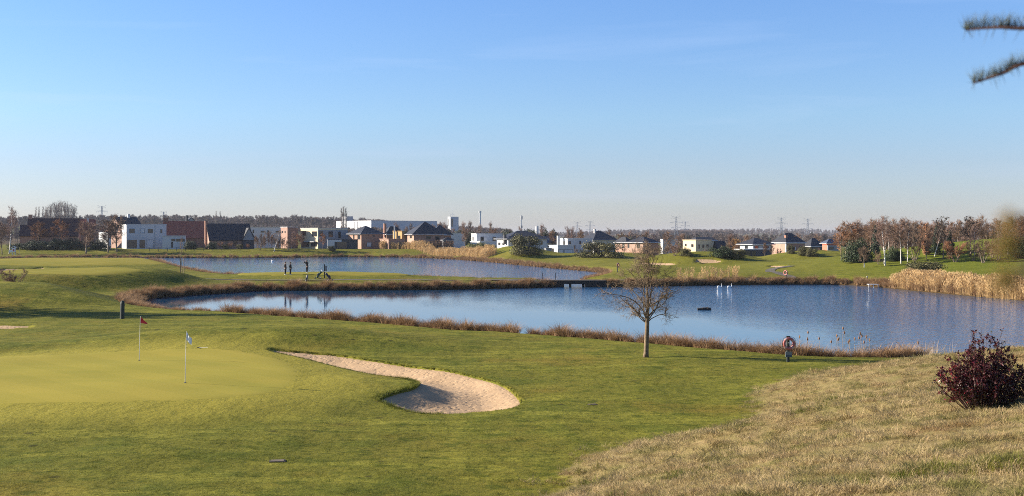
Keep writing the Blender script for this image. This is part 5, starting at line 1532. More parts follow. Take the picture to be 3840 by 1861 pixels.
def _tele(o, h):
    m = MB(); m.tube([(0, 0, 0), (0, 0, h)], [0.40, 0.25], 8); m.build('pole', M['steel'], o)
    for k in range(3):
        a = k * 2.1; m = MB(); m.box((math.cos(a) * 0.8, math.sin(a) * 0.8, h - 1.4), (0.35, 0.35, 2.2), a); m.build('antenna_panel', M['white'], o)
    m = MB(); m.box((0.3, 0, h * 0.62), (0.8, 0.8, 1.6)); m.build('equipment_box', M['grey_wall'], o)
    m = MB(); m.torus((0, 0, h - 1.4), 0.75, 0.06, 14, 5, 'Z'); m.build('antenna_ring', M['steel'], o)
mast('telecom_mast', 'telecom mast with antenna panels behind the wide hip roof', 'mast', 1955, 808, 700, _tele)
def _spire(o, h):
    m = MB(); m.tube([(0, 0, 0), (0, 0, h * 0.8)], [1.4, 1.1], 8); m.build('tower', M['white'], o)
    m = MB(); m.tube([(0, 0, h * 0.8), (0, 0, h)], [0.2, 0.05], 6); m.build('finial', M['steel'], o)
mast('water_tower', 'slim white tower with a finial among the far trees', 'tower', 2014, 831, 900, _spire)
def _pylon(o, h):
    m = MB(); b = h * 0.10; wst = h * 0.018
    def leg(sx, sy):
        m.tube([(sx * b, sy * b, 0), (sx * wst * 2.2, sy * wst * 2.2, h * 0.5), (sx * wst, sy * wst, h)], 0.16, 4)
    for sx in (-1, 1):
        for sy in (-1, 1): leg(sx, sy)
    zs = [i * h / 11 for i in range(12)]
    hw = lambda z: b + (wst * 2.2 - b) * (z / (h * 0.5)) if z < h * 0.5 else wst * 2.2 + (wst - wst * 2.2) * ((z - h * 0.5) / (h * 0.5))
    for z0, z1 in zip(zs[:-1], zs[1:]):
        a, c = hw(z0), hw(z1)
        for sy in (-1, 1):
            m.tube([(-a, sy * a, z0), (c, sy * c, z1)], 0.09, 4); m.tube([(a, sy * a, z0), (-c, sy * c, z1)], 0.09, 4)
    m.build('lattice', M['steel'], o)
    for z, wd in ((0.55, 0.20), (0.76, 0.26)):
        a = MB(); L_ = wd * h
        a.tube([(-L_, 0, z * h), (0, 0, z * h + 0.9), (L_, 0, z * h)], 0.15, 4); a.tube([(-L_, 0, z * h), (0, 0, z * h - 0.7), (L_, 0, z * h)], 0.13, 4)
        for sx in (-1, -0.55, 0.55, 1): a.tube([(sx * L_, 0, z * h), (sx * L_, 0, z * h - 1.9)], 0.10, 4)
        a.build('cross_arm', M['steel'], o)
    a = MB(); L_ = 0.20 * h
    for sx in (-1, 1):
        a.tube([(0, 0, h * 0.93), (sx * L_, 0, h * 1.03)], 0.15, 4); a.tube([(0, 0, h * 0.88), (sx * L_ * 0.9, 0, h * 0.95)], 0.12, 4)
        a.tube([(sx * L_ * 0.9, 0, h * 0.95), (sx * L_ * 0.9, 0, h * 0.89)], 0.1, 4)
    a.build('top_arm', M['steel'], o)
PYL = []
for x, yt, d in [(382, 773, 1500), (614, 794, 1500), (2165, 832, 1700), (2213, 829, 1800), (2536, 812, 1500), (2570, 831, 1900), (2930, 816, 1500), (3029, 820, 1650)]:
    PYL.append(mast('power_pylon', 'grey lattice power pylon on the horizon', 'pylon', x, yt, d, _pylon))
    PYL[-1]['group'] = 'power pylons on the horizon'
# ------------------------------------------------------------------ small things on the course
M['flag_red'] = simple('flag_red_cloth', (0.45, 0.03, 0.04), 0.7, 0.15, 6)
M['flag_white'] = simple('flag_white_cloth', (0.72, 0.76, 0.80), 0.7, 0.06, 6)
M['pole'] = simple('flagpole_white', (0.62, 0.60, 0.54), 0.4, 0.08, 4)
M['black'] = simple('black_plastic', (0.022, 0.023, 0.025), 0.5, 0.2, 6)
M['post'] = simple('post_dark_green', (0.030, 0.038, 0.032), 0.6, 0.25, 4)
M['timber'] = simple('weathered_timber', (0.11, 0.085, 0.06), 0.9, 0.35, 3, stretch=(1, 6, 6))
M['timber_dark'] = simple('dark_wet_timber', (0.035, 0.028, 0.022), 0.8, 0.35, 3)
M['white_paint'] = simple('white_paint', (0.70, 0.69, 0.66), 0.5, 0.08, 4)
M['ring_pink'] = simple('life_ring_faded_red', (0.36, 0.105, 0.09), 0.55, 0.12, 5)
M['ring_white'] = simple('life_ring_white', (0.42, 0.26, 0.23), 0.55, 0.08, 5)
M['rope'] = simple('rope_dark', (0.10, 0.09, 0.08), 0.9, 0.2, 20)
M['plate'] = simple('sign_plate_pale', (0.16, 0.18, 0.18), 0.5, 0.08, 4)
M['plate_blue'] = simple('sign_plate_blue', (0.05, 0.08, 0.11), 0.5, 0.08, 4)
M['swan'] = simple('swan_feathers', (0.78, 0.77, 0.74), 0.8, 0.06, 8)
M['bill'] = simple('swan_bill', (0.45, 0.16, 0.04), 0.6, 0.1, 8)
M['yellow'] = simple('yellow_plastic', (0.65, 0.42, 0.03), 0.5, 0.08, 4)
M['red_plastic'] = simple('red_plastic', (0.55, 0.05, 0.06), 0.5, 0.08, 4)
M['navy'] = simple('navy_fabric', (0.02, 0.03, 0.07), 0.8, 0.25, 8)
M['green_bag'] = simple('green_fabric', (0.035, 0.075, 0.05), 0.8, 0.25, 8)
M['grey_fabric'] = simple('grey_fabric', (0.22, 0.20, 0.18), 0.8, 0.2, 8)
M['skin'] = simple('skin', (0.42, 0.24, 0.17), 0.6, 0.08, 8)
M['cloth_dark'] = simple('dark_jacket', (0.030, 0.028, 0.028), 0.85, 0.3, 8)
M['cloth_brown'] = simple('brown_jacket', (0.075, 0.055, 0.045), 0.85, 0.3, 8)
M['cloth_black'] = simple('black_trousers', (0.016, 0.016, 0.018), 0.85, 0.3, 8)
M['shoe_white'] = simple('white_shoes', (0.6, 0.6, 0.58), 0.6, 0.1, 8)
M['hair'] = simple('dark_hair', (0.02, 0.015, 0.012), 0.7, 0.2, 12)

# ---- flags on the green
def flagstick(label, x, yb, yt, mat, kind):
    p = hit(x, yb, 30); p.z += 0.012
    h = CAMZ - (yt - HOR) / FPX * p.y - p.z
    o = thing('flagstick', label, 'flag', p)
    m = MB(); m.tube([(0, 0, -0.12), (0.010 * h, 0, h * 0.5), (0.028 * h, 0, h)], [0.014, 0.013, 0.010], 8); m.build('pole', M['pole'], o)
    m = MB(); m.lathe([(0.054, 0.004), (0.054, 0.012), (0.03, 0.013)], (0, 0, 0), 14); m.build('cup', M['black'], o)
    fl = MB(); n = 9; top = Vector((0.028 * h, 0, h))
    vs = []
    for i in range(n + 1):
        u = i / n
        if kind == 'tri':    # stiff pennant hanging out to the right
            zt = -0.02 - 0.34 * u; zb_ = -0.33 - 0.06 * u; xx = 0.34 * u
        else:                # cloth hanging down in folds
            zt = -0.02 - 0.28 * u ** 0.8; zb_ = -0.34 - 0.22 * u; xx = 0.21 * u
        fold = 0.03 * math.sin(u * 9) * (1 if kind == 'tri' else 2.2)
        vs += [top + Vector((xx, fold, zt)), top + Vector((xx * 0.98, fold * 0.6 + 0.01, (zt + zb_) / 2)), top + Vector((xx * (1 if kind == 'tri' else 0.9), fold * 0.4, zb_))]
    back = [v + Vector((0, 0.006, 0)) for v in vs]; k = len(vs)
    fs = []
    for i in range(n):
        a = 3 * i
        for j in (0, 1): fs += [(a + j, a + j + 1, a + j + 4, a + j + 3), (k + a + j + 3, k + a + j + 4, k + a + j + 1, k + a + j)]
    fl.add(vs + back, fs); fl.build('cloth', M[mat], o, True)
    return o
flagstick('red pennant flagstick standing in the putting green', 522, 1353, 1186, 'flag_red', 'tri')
flagstick('white hanging flag on a flagstick in the putting green', 694, 1437, 1243, 'flag_white', 'cloth')

# ---- green marker post
p = hit(458, 1196, 60); o = thing('marker_post', 'dark green round topped post on the grass by the pond end', 'post', p)
m = MB(); m.tube([(0, 0, -0.2), (0.02, 0, 1.15), (0.04, 0, 1.3), (0.05, 0, 1.36)], [0.17, 0.16, 0.14, 0.07], 10); m.build('shaft', M['post'], o)
m = MB(); m.tube([(0.03, 0, 0.98), (0.033, 0, 1.06)], [0.166, 0.163], 10); m.build('band', M['black'], o)

# ---- bunker rakes
def rake(label, x, yb, rz, hm, pitch=0.0, sc=1.0):
    p = hit(x, yb, 30); o = thing('bunker_rake', label, 'rake', (p.x, p.y, p.z + 0.05), rz); o.rotation_euler = (0, pitch, rz); o.scale = (sc,) * 3
    m = MB(); m.tube([(-0.9, 0, 0.0), (0.45, 0, 0.02)], 0.014, 6); m.build('handle', M[hm], o)
    m = MB(); m.box((-0.92, 0, 0.02), (0.05, 0.62, 0.05))
    m.build('head', M['black'], o)
    for k in range(9):
        t = MB(); t.box((-0.92, -0.28 + k * 0.07, -0.035), (0.02, 0.02, 0.06)); t.build('tooth', M['black'], o)
    return o
rake('white handled rake lying on the grass behind the green', 768, 1308, R(-22), 'white_paint', 0.0, 0.42)
rake('dark handled rake lying along the near edge of the large bunker', 1620, 1527, R(-6), 'timber_dark')

# ---- sunk turf holes
for x, y, sz, lb in [(2222, 1518, 0.17, 'small sunken sprinkler box in the lawn right of the bunker'), (1040, 1730, 0.22, 'sunken sprinkler box in the lawn below the green')]:
    p = hit(x, y, 20); o = thing('sprinkler_box', lb, 'sprinkler', (p.x, p.y, p.z - 0.005), 0.2)
    m = MB(); m.b2(-sz, sz, -sz * 0.8, sz * 0.8, -0.2, 0.02); m.build('rim', M['timber_dark'], o)
    m = MB(); m.b2(-sz * 0.8, sz * 0.8, -sz * 0.6, sz * 0.6, 0.021, 0.03); m.build('lid', M['timber'], o)

# ---- life ring stations
def life_ring(label, p, rz, plate=True, R0=0.27, hp=1.55):
    o = thing('life_ring_station', label, 'life ring', p, rz)
    m = MB(); m.b2(-0.06, 0.06, -0.06, 0.06, -0.3, hp); m.b2(-0.08, 0.08, -0.08, 0.08, hp + 0.002, hp + 0.05); m.build('post', M['post'], o)
    c = (0, -0.14, hp - 0.32)
    rg = MB(); rg.torus(c, R0, 0.075, 28, 10, 'Y'); rg = rg.build('ring', M['ring_pink'], o, True)
    for k in range(4):
        b = MB(); a0 = k * PI / 2 + 0.5; b.torus(c, R0, 0.081, 6, 10, 'Y', a0, a0 + 0.42); b.build('band', M['ring_white'], rg, True)
    r = MB(); pts = []
    for k in range(25):
        a = 2 * PI * k / 24; rr = R0 + 0.085 + 0.04 * abs(math.sin(2 * a)); pts.append((c[0] + rr * math.cos(a), c[1], c[2] + rr * math.sin(a)))
    r.tube(pts, 0.010, 5); r.tube([(-0.34, -0.14, c[2] + 0.05), (-0.38, -0.14, c[2] - 0.15), (-0.40, -0.14, c[2] - 0.35)], 0.010, 5); r.build('rope', M['rope'], o)
    if plate:
        m = MB(); m.b2(-0.17, 0.17, -0.11, -0.085, hp - 0.98, hp - 0.72); pl = m.build('notice_plate', M['plate'], o)
        m = MB(); m.b2(-0.16, 0.16, -0.117, -0.112, hp - 0.97, hp - 0.88); m.build('notice_band', M['plate_blue'], pl)
        m = MB(); m.b2(-0.03, 0.03, -0.14, -0.061, hp - 0.30, hp - 0.26); m.build('hook', M['steel'], o)
    return o
p = hit(2955, 1358, 40)
life_ring('faded red and white life ring on a post beside the sedge of the near bank', p, 0.12, True, 0.25, CAMZ - (1264 - HOR) / FPX * p.y - p.z)
life_ring('white life ring on a post where the path meets the far side of the pond', hit(2948, 1050, 120), -0.9, False, 0.30, 1.35)
life_ring('pink and white life ring on a post by the tip of the far lake', hit(2315, 1021, 150), 0.9, False, 0.30, 1.45)

# ---- swans
def swan(label, x, y, rz):
    p = px(x, y, 0.0); o = thing('swan', label, 'swan', (p.x, p.y, 0.0), rz, 'swans on the water' if 'pair' in label else None, 0.60)
    m = MB()
    m.lathe([(0.02, -0.62), (0.13, -0.5), (0.24, -0.25), (0.28, 0.0), (0.25, 0.25), (0.15, 0.45), (0.05, 0.52)], (0, 0, 0.10), 14, 'X')
    m.tube([(0.42, 0, 0.12), (0.55, 0, 0.32), (0.50, 0, 0.58), (0.44, 0, 0.74), (0.50, 0, 0.84), (0.58, 0, 0.84)], [0.10, 0.065, 0.05, 0.045, 0.055, 0.045], 8)
    m.build('body', M['swan'], o, True)
    b = MB(); b.tube([(0.60, 0, 0.835), (0.70, 0, 0.80)], [0.03, 0.012], 6); b.build('bill', M['bill'], o)
    for s in (-1, 1):
        w = MB(); w.ball((-0.12, s * 0.17, 0.26), (0.42, 0.10, 0.17), 12, 8); w.build('wing', M['swan'], o, True)
swan('white swan of the pair swimming by the path sedge', 2698, 1079, 0.25)
swan('white swan of the pair swimming by the path sedge', 2736, 1079, 0.4)
swan('lone white swan on the far lake below the leaning birch', 1021, 980, 2.9)

# ---- floating log and jetty
p = px(2641, 1162, 0.0); o = thing('floating_log', 'dark floating log raft drifting on the near pond', 'log', p, 0.03)
m = MB(); m.tube([(-0.65, 0, 0.05), (0, 0.02, 0.08), (0.65, 0, 0.05)], [0.10, 0.13, 0.11], 9); m.build('trunk', M['timber_dark'], o)
m = MB(); m.tube([(-0.2, -0.06, 0.16), (0.35, 0.0, 0.20)], [0.06, 0.05], 7); m.build('branch', M['timber'], o)
m = MB(); m.box((0.4, 0, 0.16), (0.35, 0.25, 0.10), 0.3); m.build('plank', M['timber_dark'], o)
p = px(3276, 1079, 0.0); o = thing('jetty_frame', 'white wooden jetty frame at the left end of the tall reeds', 'jetty', (p.x, p.y, 0), -0.1)
for k in range(5):
    m = MB(); m.b2(-0.66, 0.66, k * 0.26, k * 0.26 + 0.22, 0.40, 0.45); m.build('plank', M['white_paint'], o)
for sx in (-0.6, 0.0, 0.6):
    m = MB(); m.b2(sx - 0.04, sx + 0.04, 0.0, 0.08, -0.8, 0.395); m.build('leg', M['white_paint'], o)
p = hit(3252, 1052, 120); o = thing('marker_stake', 'short pale stake on the grass above the jetty', 'post', p)
m = MB(); m.b2(-0.06, 0.06, -0.06, 0.06, -0.2, 0.52); m.build('shaft', M['plate'], o); m = MB(); m.b2(-0.062, 0.062, -0.062, 0.062, 0.521, 0.6); m.build('cap', M['white_paint'], o)

# ---- foot bridge
o = thing('foot_bridge', 'flat dark timber bridge over the channel between pond and lake', 'bridge', (8.4, 161.2, 0))
for k in range(28):
    m = MB() if k else MB(); m.b2(-4.5 + k * 0.32, -4.5 + k * 0.32 + 0.29, -1.15, 1.15, 0.86, 0.94); m.build('plank', M['timber'], o)
for y in (-1.0, 1.0):
    m = MB(); m.b2(-4.4, 4.4, y - 0.1, y + 0.1, 0.42, 0.855); m.build('beam', M['timber_dark'], o)
    for x in (-2.9, -0.4, 1.4, 3.0):
        m = MB(); m.tube([(x, y * 0.9, -1.2), (x, y * 0.9, 0.415)], 0.12, 8); m.build('pile', M['timber_dark'], o)
for x in (-4.2, -2.4):
    m = MB(); m.b2(x - 0.04, x + 0.04, 1.16, 1.24, 0.5, 1.9); m.build('marker_post', M['timber'], o)
for x, sx in ((-3.2, 1.9), (3.4, 1.7)):
    m = MB(); m.b2(x - sx, x + sx, -1.3, 1.3, -1.0, 0.41); m.build('abutment', M['timber_dark'], o)

# ---- people
def figure(label, loc, rz, h, joints, jacket, group=None, extras=None):
    """joints in a frame facing -Y, for a figure 1.8 m tall"""
    o = thing('person', label, 'person', loc, rz, group, h / 1.8)
    J = {k: Vector(v) for k, v in joints.items()}
    def skin(name, chains, mat, root, parent, sub=1):
        vs, es, rs, ix = [], [], [], {}
        for ch in chains:
            prev = None
            for key, co, r in ch:
                if key not in ix: ix[key] = len(vs); vs.append(tuple(co)); rs.append(r)
                if prev is not None: es.append((prev, ix[key]))
                prev = ix[key]
        me = bpy.data.meshes.new(name); me.from_pydata(vs, es, []); me.materials.append(mat)
        ob = obj_from(name, me, parent)
        md = ob.modifiers.new('skin', 'SKIN'); md.use_smooth_shade = True
        lay = me.skin_vertices[0] if len(me.skin_vertices) else None
        for i, r in enumerate(rs):
            rr = r if isinstance(r, tuple) else (r, r)
            me.skin_vertices[0].data[i].radius = rr
            me.skin_vertices[0].data[i].use_root = (i == ix[root])
        sb = ob.modifiers.new('sub', 'SUBSURF'); sb.levels = sub; sb.render_levels = sub
        return ob
    j = J; mid = (j['hip'] + j['neck']) / 2
    fing = []
    for s in ('l', 'r'):
        d = (j['ha' + s] - j['el' + s]).normalized(); sd = d.orthogonal().normalized()
        for k in range(4):
            off = sd * (k - 1.5) * 0.021
            fing.append([('ha' + s, j['ha' + s], 0.034), (f'f{s}{k}a', j['ha' + s] + d * 0.055 + off, 0.010), (f'f{s}{k}b', j['ha' + s] + d * (0.10 - 0.008 * abs(k - 1)) + off * 1.05 + Vector((0, -0.012, 0)), 0.008)])
        fing.append([('ha' + s, j['ha' + s], 0.034), (f't{s}a', j['ha' + s] + sd * 0.045 + d * 0.02, 0.011), (f't{s}b', j['ha' + s] + sd * 0.06 + d * 0.055, 0.009)])
    body = skin('body', [[('hip', j['hip'], 0.13), ('mid', mid, 0.12), ('chest', mid.lerp(j['neck'], 0.6), 0.14), ('neck', j['neck'], 0.06), ('head0', j['head'] + Vector((0, 0.0, -0.07)), 0.075), ('head', j['head'], 0.092), ('head1', j['head'] + Vector((0, 0.01, 0.10)), 0.06)]] +
                [[('chest', mid, 0.14), ('sh' + s, j['sh' + s], 0.06), ('el' + s, j['el' + s], 0.042), ('wr' + s, j['el' + s].lerp(j['ha' + s], 0.85), 0.028), ('ha' + s, j['ha' + s], 0.034)] for s in ('l', 'r')] + fing +
                [[('hip', j['hip'], 0.13), ('th' + s, j['hip'].lerp(j['kn' + s], 0.25) + Vector(((-0.06 if s == 'l' else 0.06), 0, 0)), 0.082), ('kn' + s, j['kn' + s], 0.056), ('an' + s, j['an' + s], 0.038)] for s in ('l', 'r')], M['skin'], 'hip', o)
    skin('jacket', [[('hip', j['hip'] + Vector((0, 0, -0.06)), 0.172), ('mid', mid, 0.158), ('chest', mid.lerp(j['neck'], 0.6), 0.175), ('neck', j['neck'] + Vector((0, 0, -0.02)), 0.085)]] +
         [[('chest', mid, 0.17), ('sh' + s, j['sh' + s], 0.085), ('el' + s, j['el' + s], 0.066), ('wr' + s, j['el' + s].lerp(j['ha' + s], 0.8), 0.048)] for s in ('l', 'r')], jacket, 'hip', o)
    skin('trousers', [[('hip', j['hip'], 0.155)] + [('th' + s, j['hip'].lerp(j['kn' + s], 0.3) + Vector(((-0.06 if s == 'l' else 0.06), 0, 0)), 0.105), ('kn' + s, j['kn' + s], 0.080), ('an' + s, j['an' + s] + Vector((0, 0, 0.02)), 0.064)] for s in ('l', 'r')], M['cloth_black'], 'hip', o)
    for s in ('l', 'r'):
        a = j['an' + s]; m = MB(); m.lathe([(0.03, -0.20), (0.052, -0.15), (0.05, 0.0), (0.045, 0.08), (0.02, 0.10)], (a.x, a.y, a.z - 0.045), 10, 'Y'); m.build('shoe', M['shoe_white'], o, True)
    m = MB(); hd = j['head']; m.ball(hd + Vector((0, 0.022, 0.055)), (0.098, 0.108, 0.088), 12, 8); m.build('hair', M['hair'], o, True)
    m = MB(); m.tube([hd + Vector((0, -0.085, -0.005)), hd + Vector((0, -0.115, -0.02))], [0.014, 0.016], 6); m.build('nose', M['skin'], body)
    for s in (-1, 1):
        m = MB(); m.ball(hd + Vector((s * 0.034, -0.086, 0.012)), 0.012, 6, 5); m.build('eye', M['hair'], body)
        m = MB(); m.ball(hd + Vector((s * 0.094, 0.0, -0.005)), (0.014, 0.025, 0.034), 6, 5); m.build('ear', M['skin'], body)
    if extras: extras(o, j)
    return o
STAND = dict(hip=(0, 0, 0.93), neck=(0, 0.0, 1.47), head=(0, -0.02, 1.64), shl=(-0.19, 0, 1.40), shr=(0.19, 0, 1.40), ell=(-0.27, 0.02, 1.12), elr=(0.27, 0.02, 1.12),
             hal=(-0.22, -0.12, 0.92), har=(0.22, -0.12, 0.92), knl=(-0.10, -0.01, 0.50), knr=(0.10, -0.01, 0.50), anl=(-0.11, 0.02, 0.09), anr=(0.11, 0.02, 0.09))
POCKET = dict(STAND, hal=(-0.14, -0.16, 1.02), har=(0.14, -0.16, 1.02), head=(0, -0.04, 1.63), ell=(-0.29, 0.05, 1.14), elr=(0.29, 0.05, 1.14))
SWING = dict(hip=(0.02, 0, 0.94), neck=(0.0, 0.02, 1.48), head=(-0.02, -0.02, 1.66), shl=(-0.19, 0.04, 1.42), shr=(0.18, -0.04, 1.43), ell=(-0.42, -0.06, 1.50), elr=(-0.10, -0.26, 1.55),
             hal=(-0.26, -0.12, 1.70), har=(-0.22, -0.17, 1.67), knl=(-0.06, -0.02, 0.50), knr=(0.10, -0.08, 0.50), anl=(-0.08, 0.02, 0.09), anr=(0.10, 0.10, 0.14))
def club(o, j):
    m = MB(); m.tube([(-0.24, -0.15, 1.66), (0.10, 0.25, 1.86), (0.46, 0.52, 1.70)], 0.010, 6); c = m.build('club_shaft', M['steel'], o)
    m = MB(); m.box((0.48, 0.53, 1.66), (0.10, 0.07, 0.06)); m.build('club_head', M['black'], c)
    m = MB(); m.ball((-0.24, -0.14, 1.685), (0.06, 0.06, 0.055), 8, 6); m.build('glove', M['shoe_white'], o)
p = hit(1070, 1031, 120); figure('golfer in a brown jacket standing and watching, first from the lake sedge', p, R(80), 1.87, POCKET, M['cloth_brown'])
p = hit(1089, 1031, 120); figure('slimmer golfer in a dark jacket standing beside the brown jacketed golfer', p, R(75), 1.80, STAND, M['cloth_dark'])
p = hit(1151, 1024, 120); figure('golfer with a white glove at the end of a swing on the tee', p, R(15), 1.84, SWING, M['cloth_dark'], None, club)

# ---- golf trolleys, bag and tee sign
def trolley(label, loc, rz, bag_mat, up=1.0):
    o = thing('golf_trolley', label, 'golf trolley', loc, rz)
    def wheel(x, y, r):
        t = MB(); t.torus((x, y, r), r - 0.025, 0.028, 20, 8, 'X'); w = t.build('wheel', M['black'], o, True)
        t = MB(); t.tube([(x - 0.02, y, r), (x + 0.02, y, r)], 0.05, 10)
        for k in range(5):
            a = k * 2 * PI / 5; t.tube([(x, y, r), (x, y + math.cos(a) * (r - 0.03), r + math.sin(a) * (r - 0.03))], 0.012, 5)
        t.build('rim', M['white_paint'], w)
    wheel(-0.33, 0.1, 0.15); wheel(0.33, 0.1, 0.15); wheel(0.0, -0.55, 0.11)
    m = MB(); m.tube([(-0.31, 0.1, 0.15), (0.31, 0.1, 0.15)], 0.015, 6); m.tube([(0, 0.1, 0.16), (0, -0.53, 0.13)], 0.02, 6)
    m.tube([(0, -0.30, 0.15), (0, 0.25, 0.75), (0, 0.62, 1.02)], 0.018, 6); m.build('frame', M['black'], o)
    m = MB(); m.tube([(-0.14, 0.62, 1.02), (0.14, 0.62, 1.02)], 0.022, 6); m.build('handle', M['black'], o)
    a, b = Vector((0, -0.32, 0.20)), Vector((0, 0.30, 1.02))
    m = MB(); m.tube([a, a.lerp(b, 0.3), a.lerp(b, 0.7), b], [0.13, 0.14, 0.13, 0.145], 12); bg = m.build('bag', M[bag_mat], o, True)
    m = MB(); m.box(a.lerp(b, 0.4) + Vector((0, -0.13, 0.10)), (0.20, 0.09, 0.36), 0, 1, -0.65); m.build('pocket', M['navy'], bg)
    rg = random.Random(len(label))
    for k in range(7):
        q = b + Vector((rg.uniform(-0.08, 0.08), rg.uniform(-0.05, 0.05), 0)); e = q + Vector((rg.uniform(-0.05, 0.05), 0.13, 0.20 + rg.uniform(0, 0.08)))
        m = MB(); m.tube([q, e], 0.008, 5); m.box(e, (0.05, 0.04, 0.05), rg.random()); m.build('club', M['steel'] if k > 2 else M['black'], bg)
    return o
p = hit(1197, 1046, 120); trolley('golf trolley with a large green bag leaning beside the tee sign', p, R(-70), 'green_bag')
p = hit(1231, 1054, 120); trolley('golf trolley with navy bag and white wheels right of the tee sign', p, R(110), 'navy')
p = hit(1150, 1056, 120); o = thing('golf_bag', 'grey and black stand bag on its legs below the tee', 'golf bag', p, 0.4)
m = MB(); m.tube([(-0.06, 0, 0.0), (0.02, 0, 0.4), (0.10, 0, 0.82)], [0.12, 0.13, 0.13], 12); b_ = m.build('bag', M['grey_fabric'], o, True)
m = MB(); m.box((-0.10, -0.06, 0.36), (0.12, 0.16, 0.34)); m.build('pocket', M['black'], b_)
for sy in (-0.18, 0.18):
    m = MB(); m.tube([(0.10, 0, 0.70), (0.28, sy, 0.0)], 0.012, 5); m.build('leg', M['black'], o)
for k in range(4):
    m = MB(); m.tube([(0.08 + 0.02 * k, -0.06 + 0.04 * k, 0.8), (0.16, -0.06 + 0.05 * k, 1.02)], 0.010, 5); m.box((0.17, -0.06 + 0.05 * k, 1.03), (0.06, 0.05, 0.05)); m.build('club', M['black'], b_)
p = hit(1217, 1044, 120); o = thing('tee_sign', 'dark sign post with a hanging panel beside the golf trolleys', 'sign', p)
m = MB(); m.b2(-0.06, 0.06, -0.06, 0.06, -0.2, 1.95); m.build('post', M['post'], o)
m = MB(); m.b2(0.08, 0.34, -0.03, 0.03, 0.98, 1.72); pn = m.build('panel', M['post'], o)
m = MB(); m.b2(0.10, 0.32, -0.036, -0.031, 1.02, 1.68); m.build('print', M['grey_wall'], pn)

# ---- far bank: playhouse and garden fence
d = 384; g = ground((52 - 1920) / FPX * d, d); s_ = 1.0
o = thing('playhouse', 'white toy playhouse with red slide on the lawn of the farmhouse', 'playhouse', g, 0.2)
m = MB(); m.b2(-0.5, 0.5, -0.5, 0.5, 0.9, 2.3); m.build('cabin', M['white_paint'], o)
m = MB(); slab(m, [(-0.7, -0.6, 2.25), (0, -0.6, 2.9), (0, 0.6, 2.9), (-0.7, 0.6, 2.25)], 0.08); slab(m, [(0, -0.6, 2.9), (0.7, -0.6, 2.25), (0.7, 0.6, 2.25), (0, 0.6, 2.9)], 0.08); m.build('roof', M['white_paint'], o)
m = MB(); m.b2(-0.2, 0.2, -0.53, -0.503, 1.2, 1.9); m.build('door', M['red_plastic'], o)
for sx in (-0.45, 0.45):
    for sy in (-0.45, 0.45):
        m = MB(); m.b2(sx - 0.06, sx + 0.06, sy - 0.06, sy + 0.06, -0.2, 0.895); m.build('leg', M['white_paint'], o)
m = MB(); m.b2(-1.5, -0.52, -0.4, 0.4, 0.85, 1.6); m.build('side_box', M['white_paint'], o)
m = MB(); slab(m, [(0.5, -0.45, 0.9), (0.5, -0.1, 0.9), (1.7, -0.1, 0.05), (1.7, -0.45, 0.05)], 0.06); m.build('slide', M['red_plastic'], o)
g = ground((72 - 1920) / FPX * d, d); o = thing('garden_pennant', 'yellow and red pennant on a pole beside the playhouse', 'flag', g)
m = MB(); m.tube([(0, 0, -0.2), (0, 0, 2.5)], 0.04, 6); m.build('pole', M['steel'], o)
m = MB(); m.b2(0.04, 0.34, -0.02, 0.02, 1.4, 2.5); m.build('cloth', M['yellow'], o)
M['fence'] = simple('fence_dark_steel', (0.05, 0.055, 0.05), 0.6, 0.15)
fx = list(range(560, 960, 34))
pp = [ground((x - 1920) / FPX * 392.5, 392.5) for x in fx]
c_ = pp[0]; o = thing('garden_fence', 'thin dark wire fence along the lawns of the white and black roofed houses', 'fence', c_)
for q in pp:
    m = MB(); l = q - c_; m.b2(l.x - 0.06, l.x + 0.06, l.y - 0.06, l.y + 0.06, l.z - 0.2, l.z + 1.25); m.build('post', M['fence'], o)
for zz in (0.5, 1.15):
    m = MB(); m.tube([(q - c_) + Vector((0, 0, zz)) for q in pp], 0.03, 4); m.build('rail', M['fence'], o)
g = ground((1568 - 1920) / FPX * 403, 403); o = thing('garden_parasol', 'closed white parasol on the terrace of the largest pyramid roofed house', 'parasol', (g.x, g.y, g.z))
m = MB(); m.tube([(0, 0, -0.2), (0, 0, 2.3)], 0.04, 6); m.build('pole', M['steel'], o)
m = MB(); m.lathe([(0.05, 0.9), (0.2, 1.0), (0.16, 1.6), (0.05, 2.3)], (0, 0, 0), 10); m.build('canopy', M['white_paint'], o)
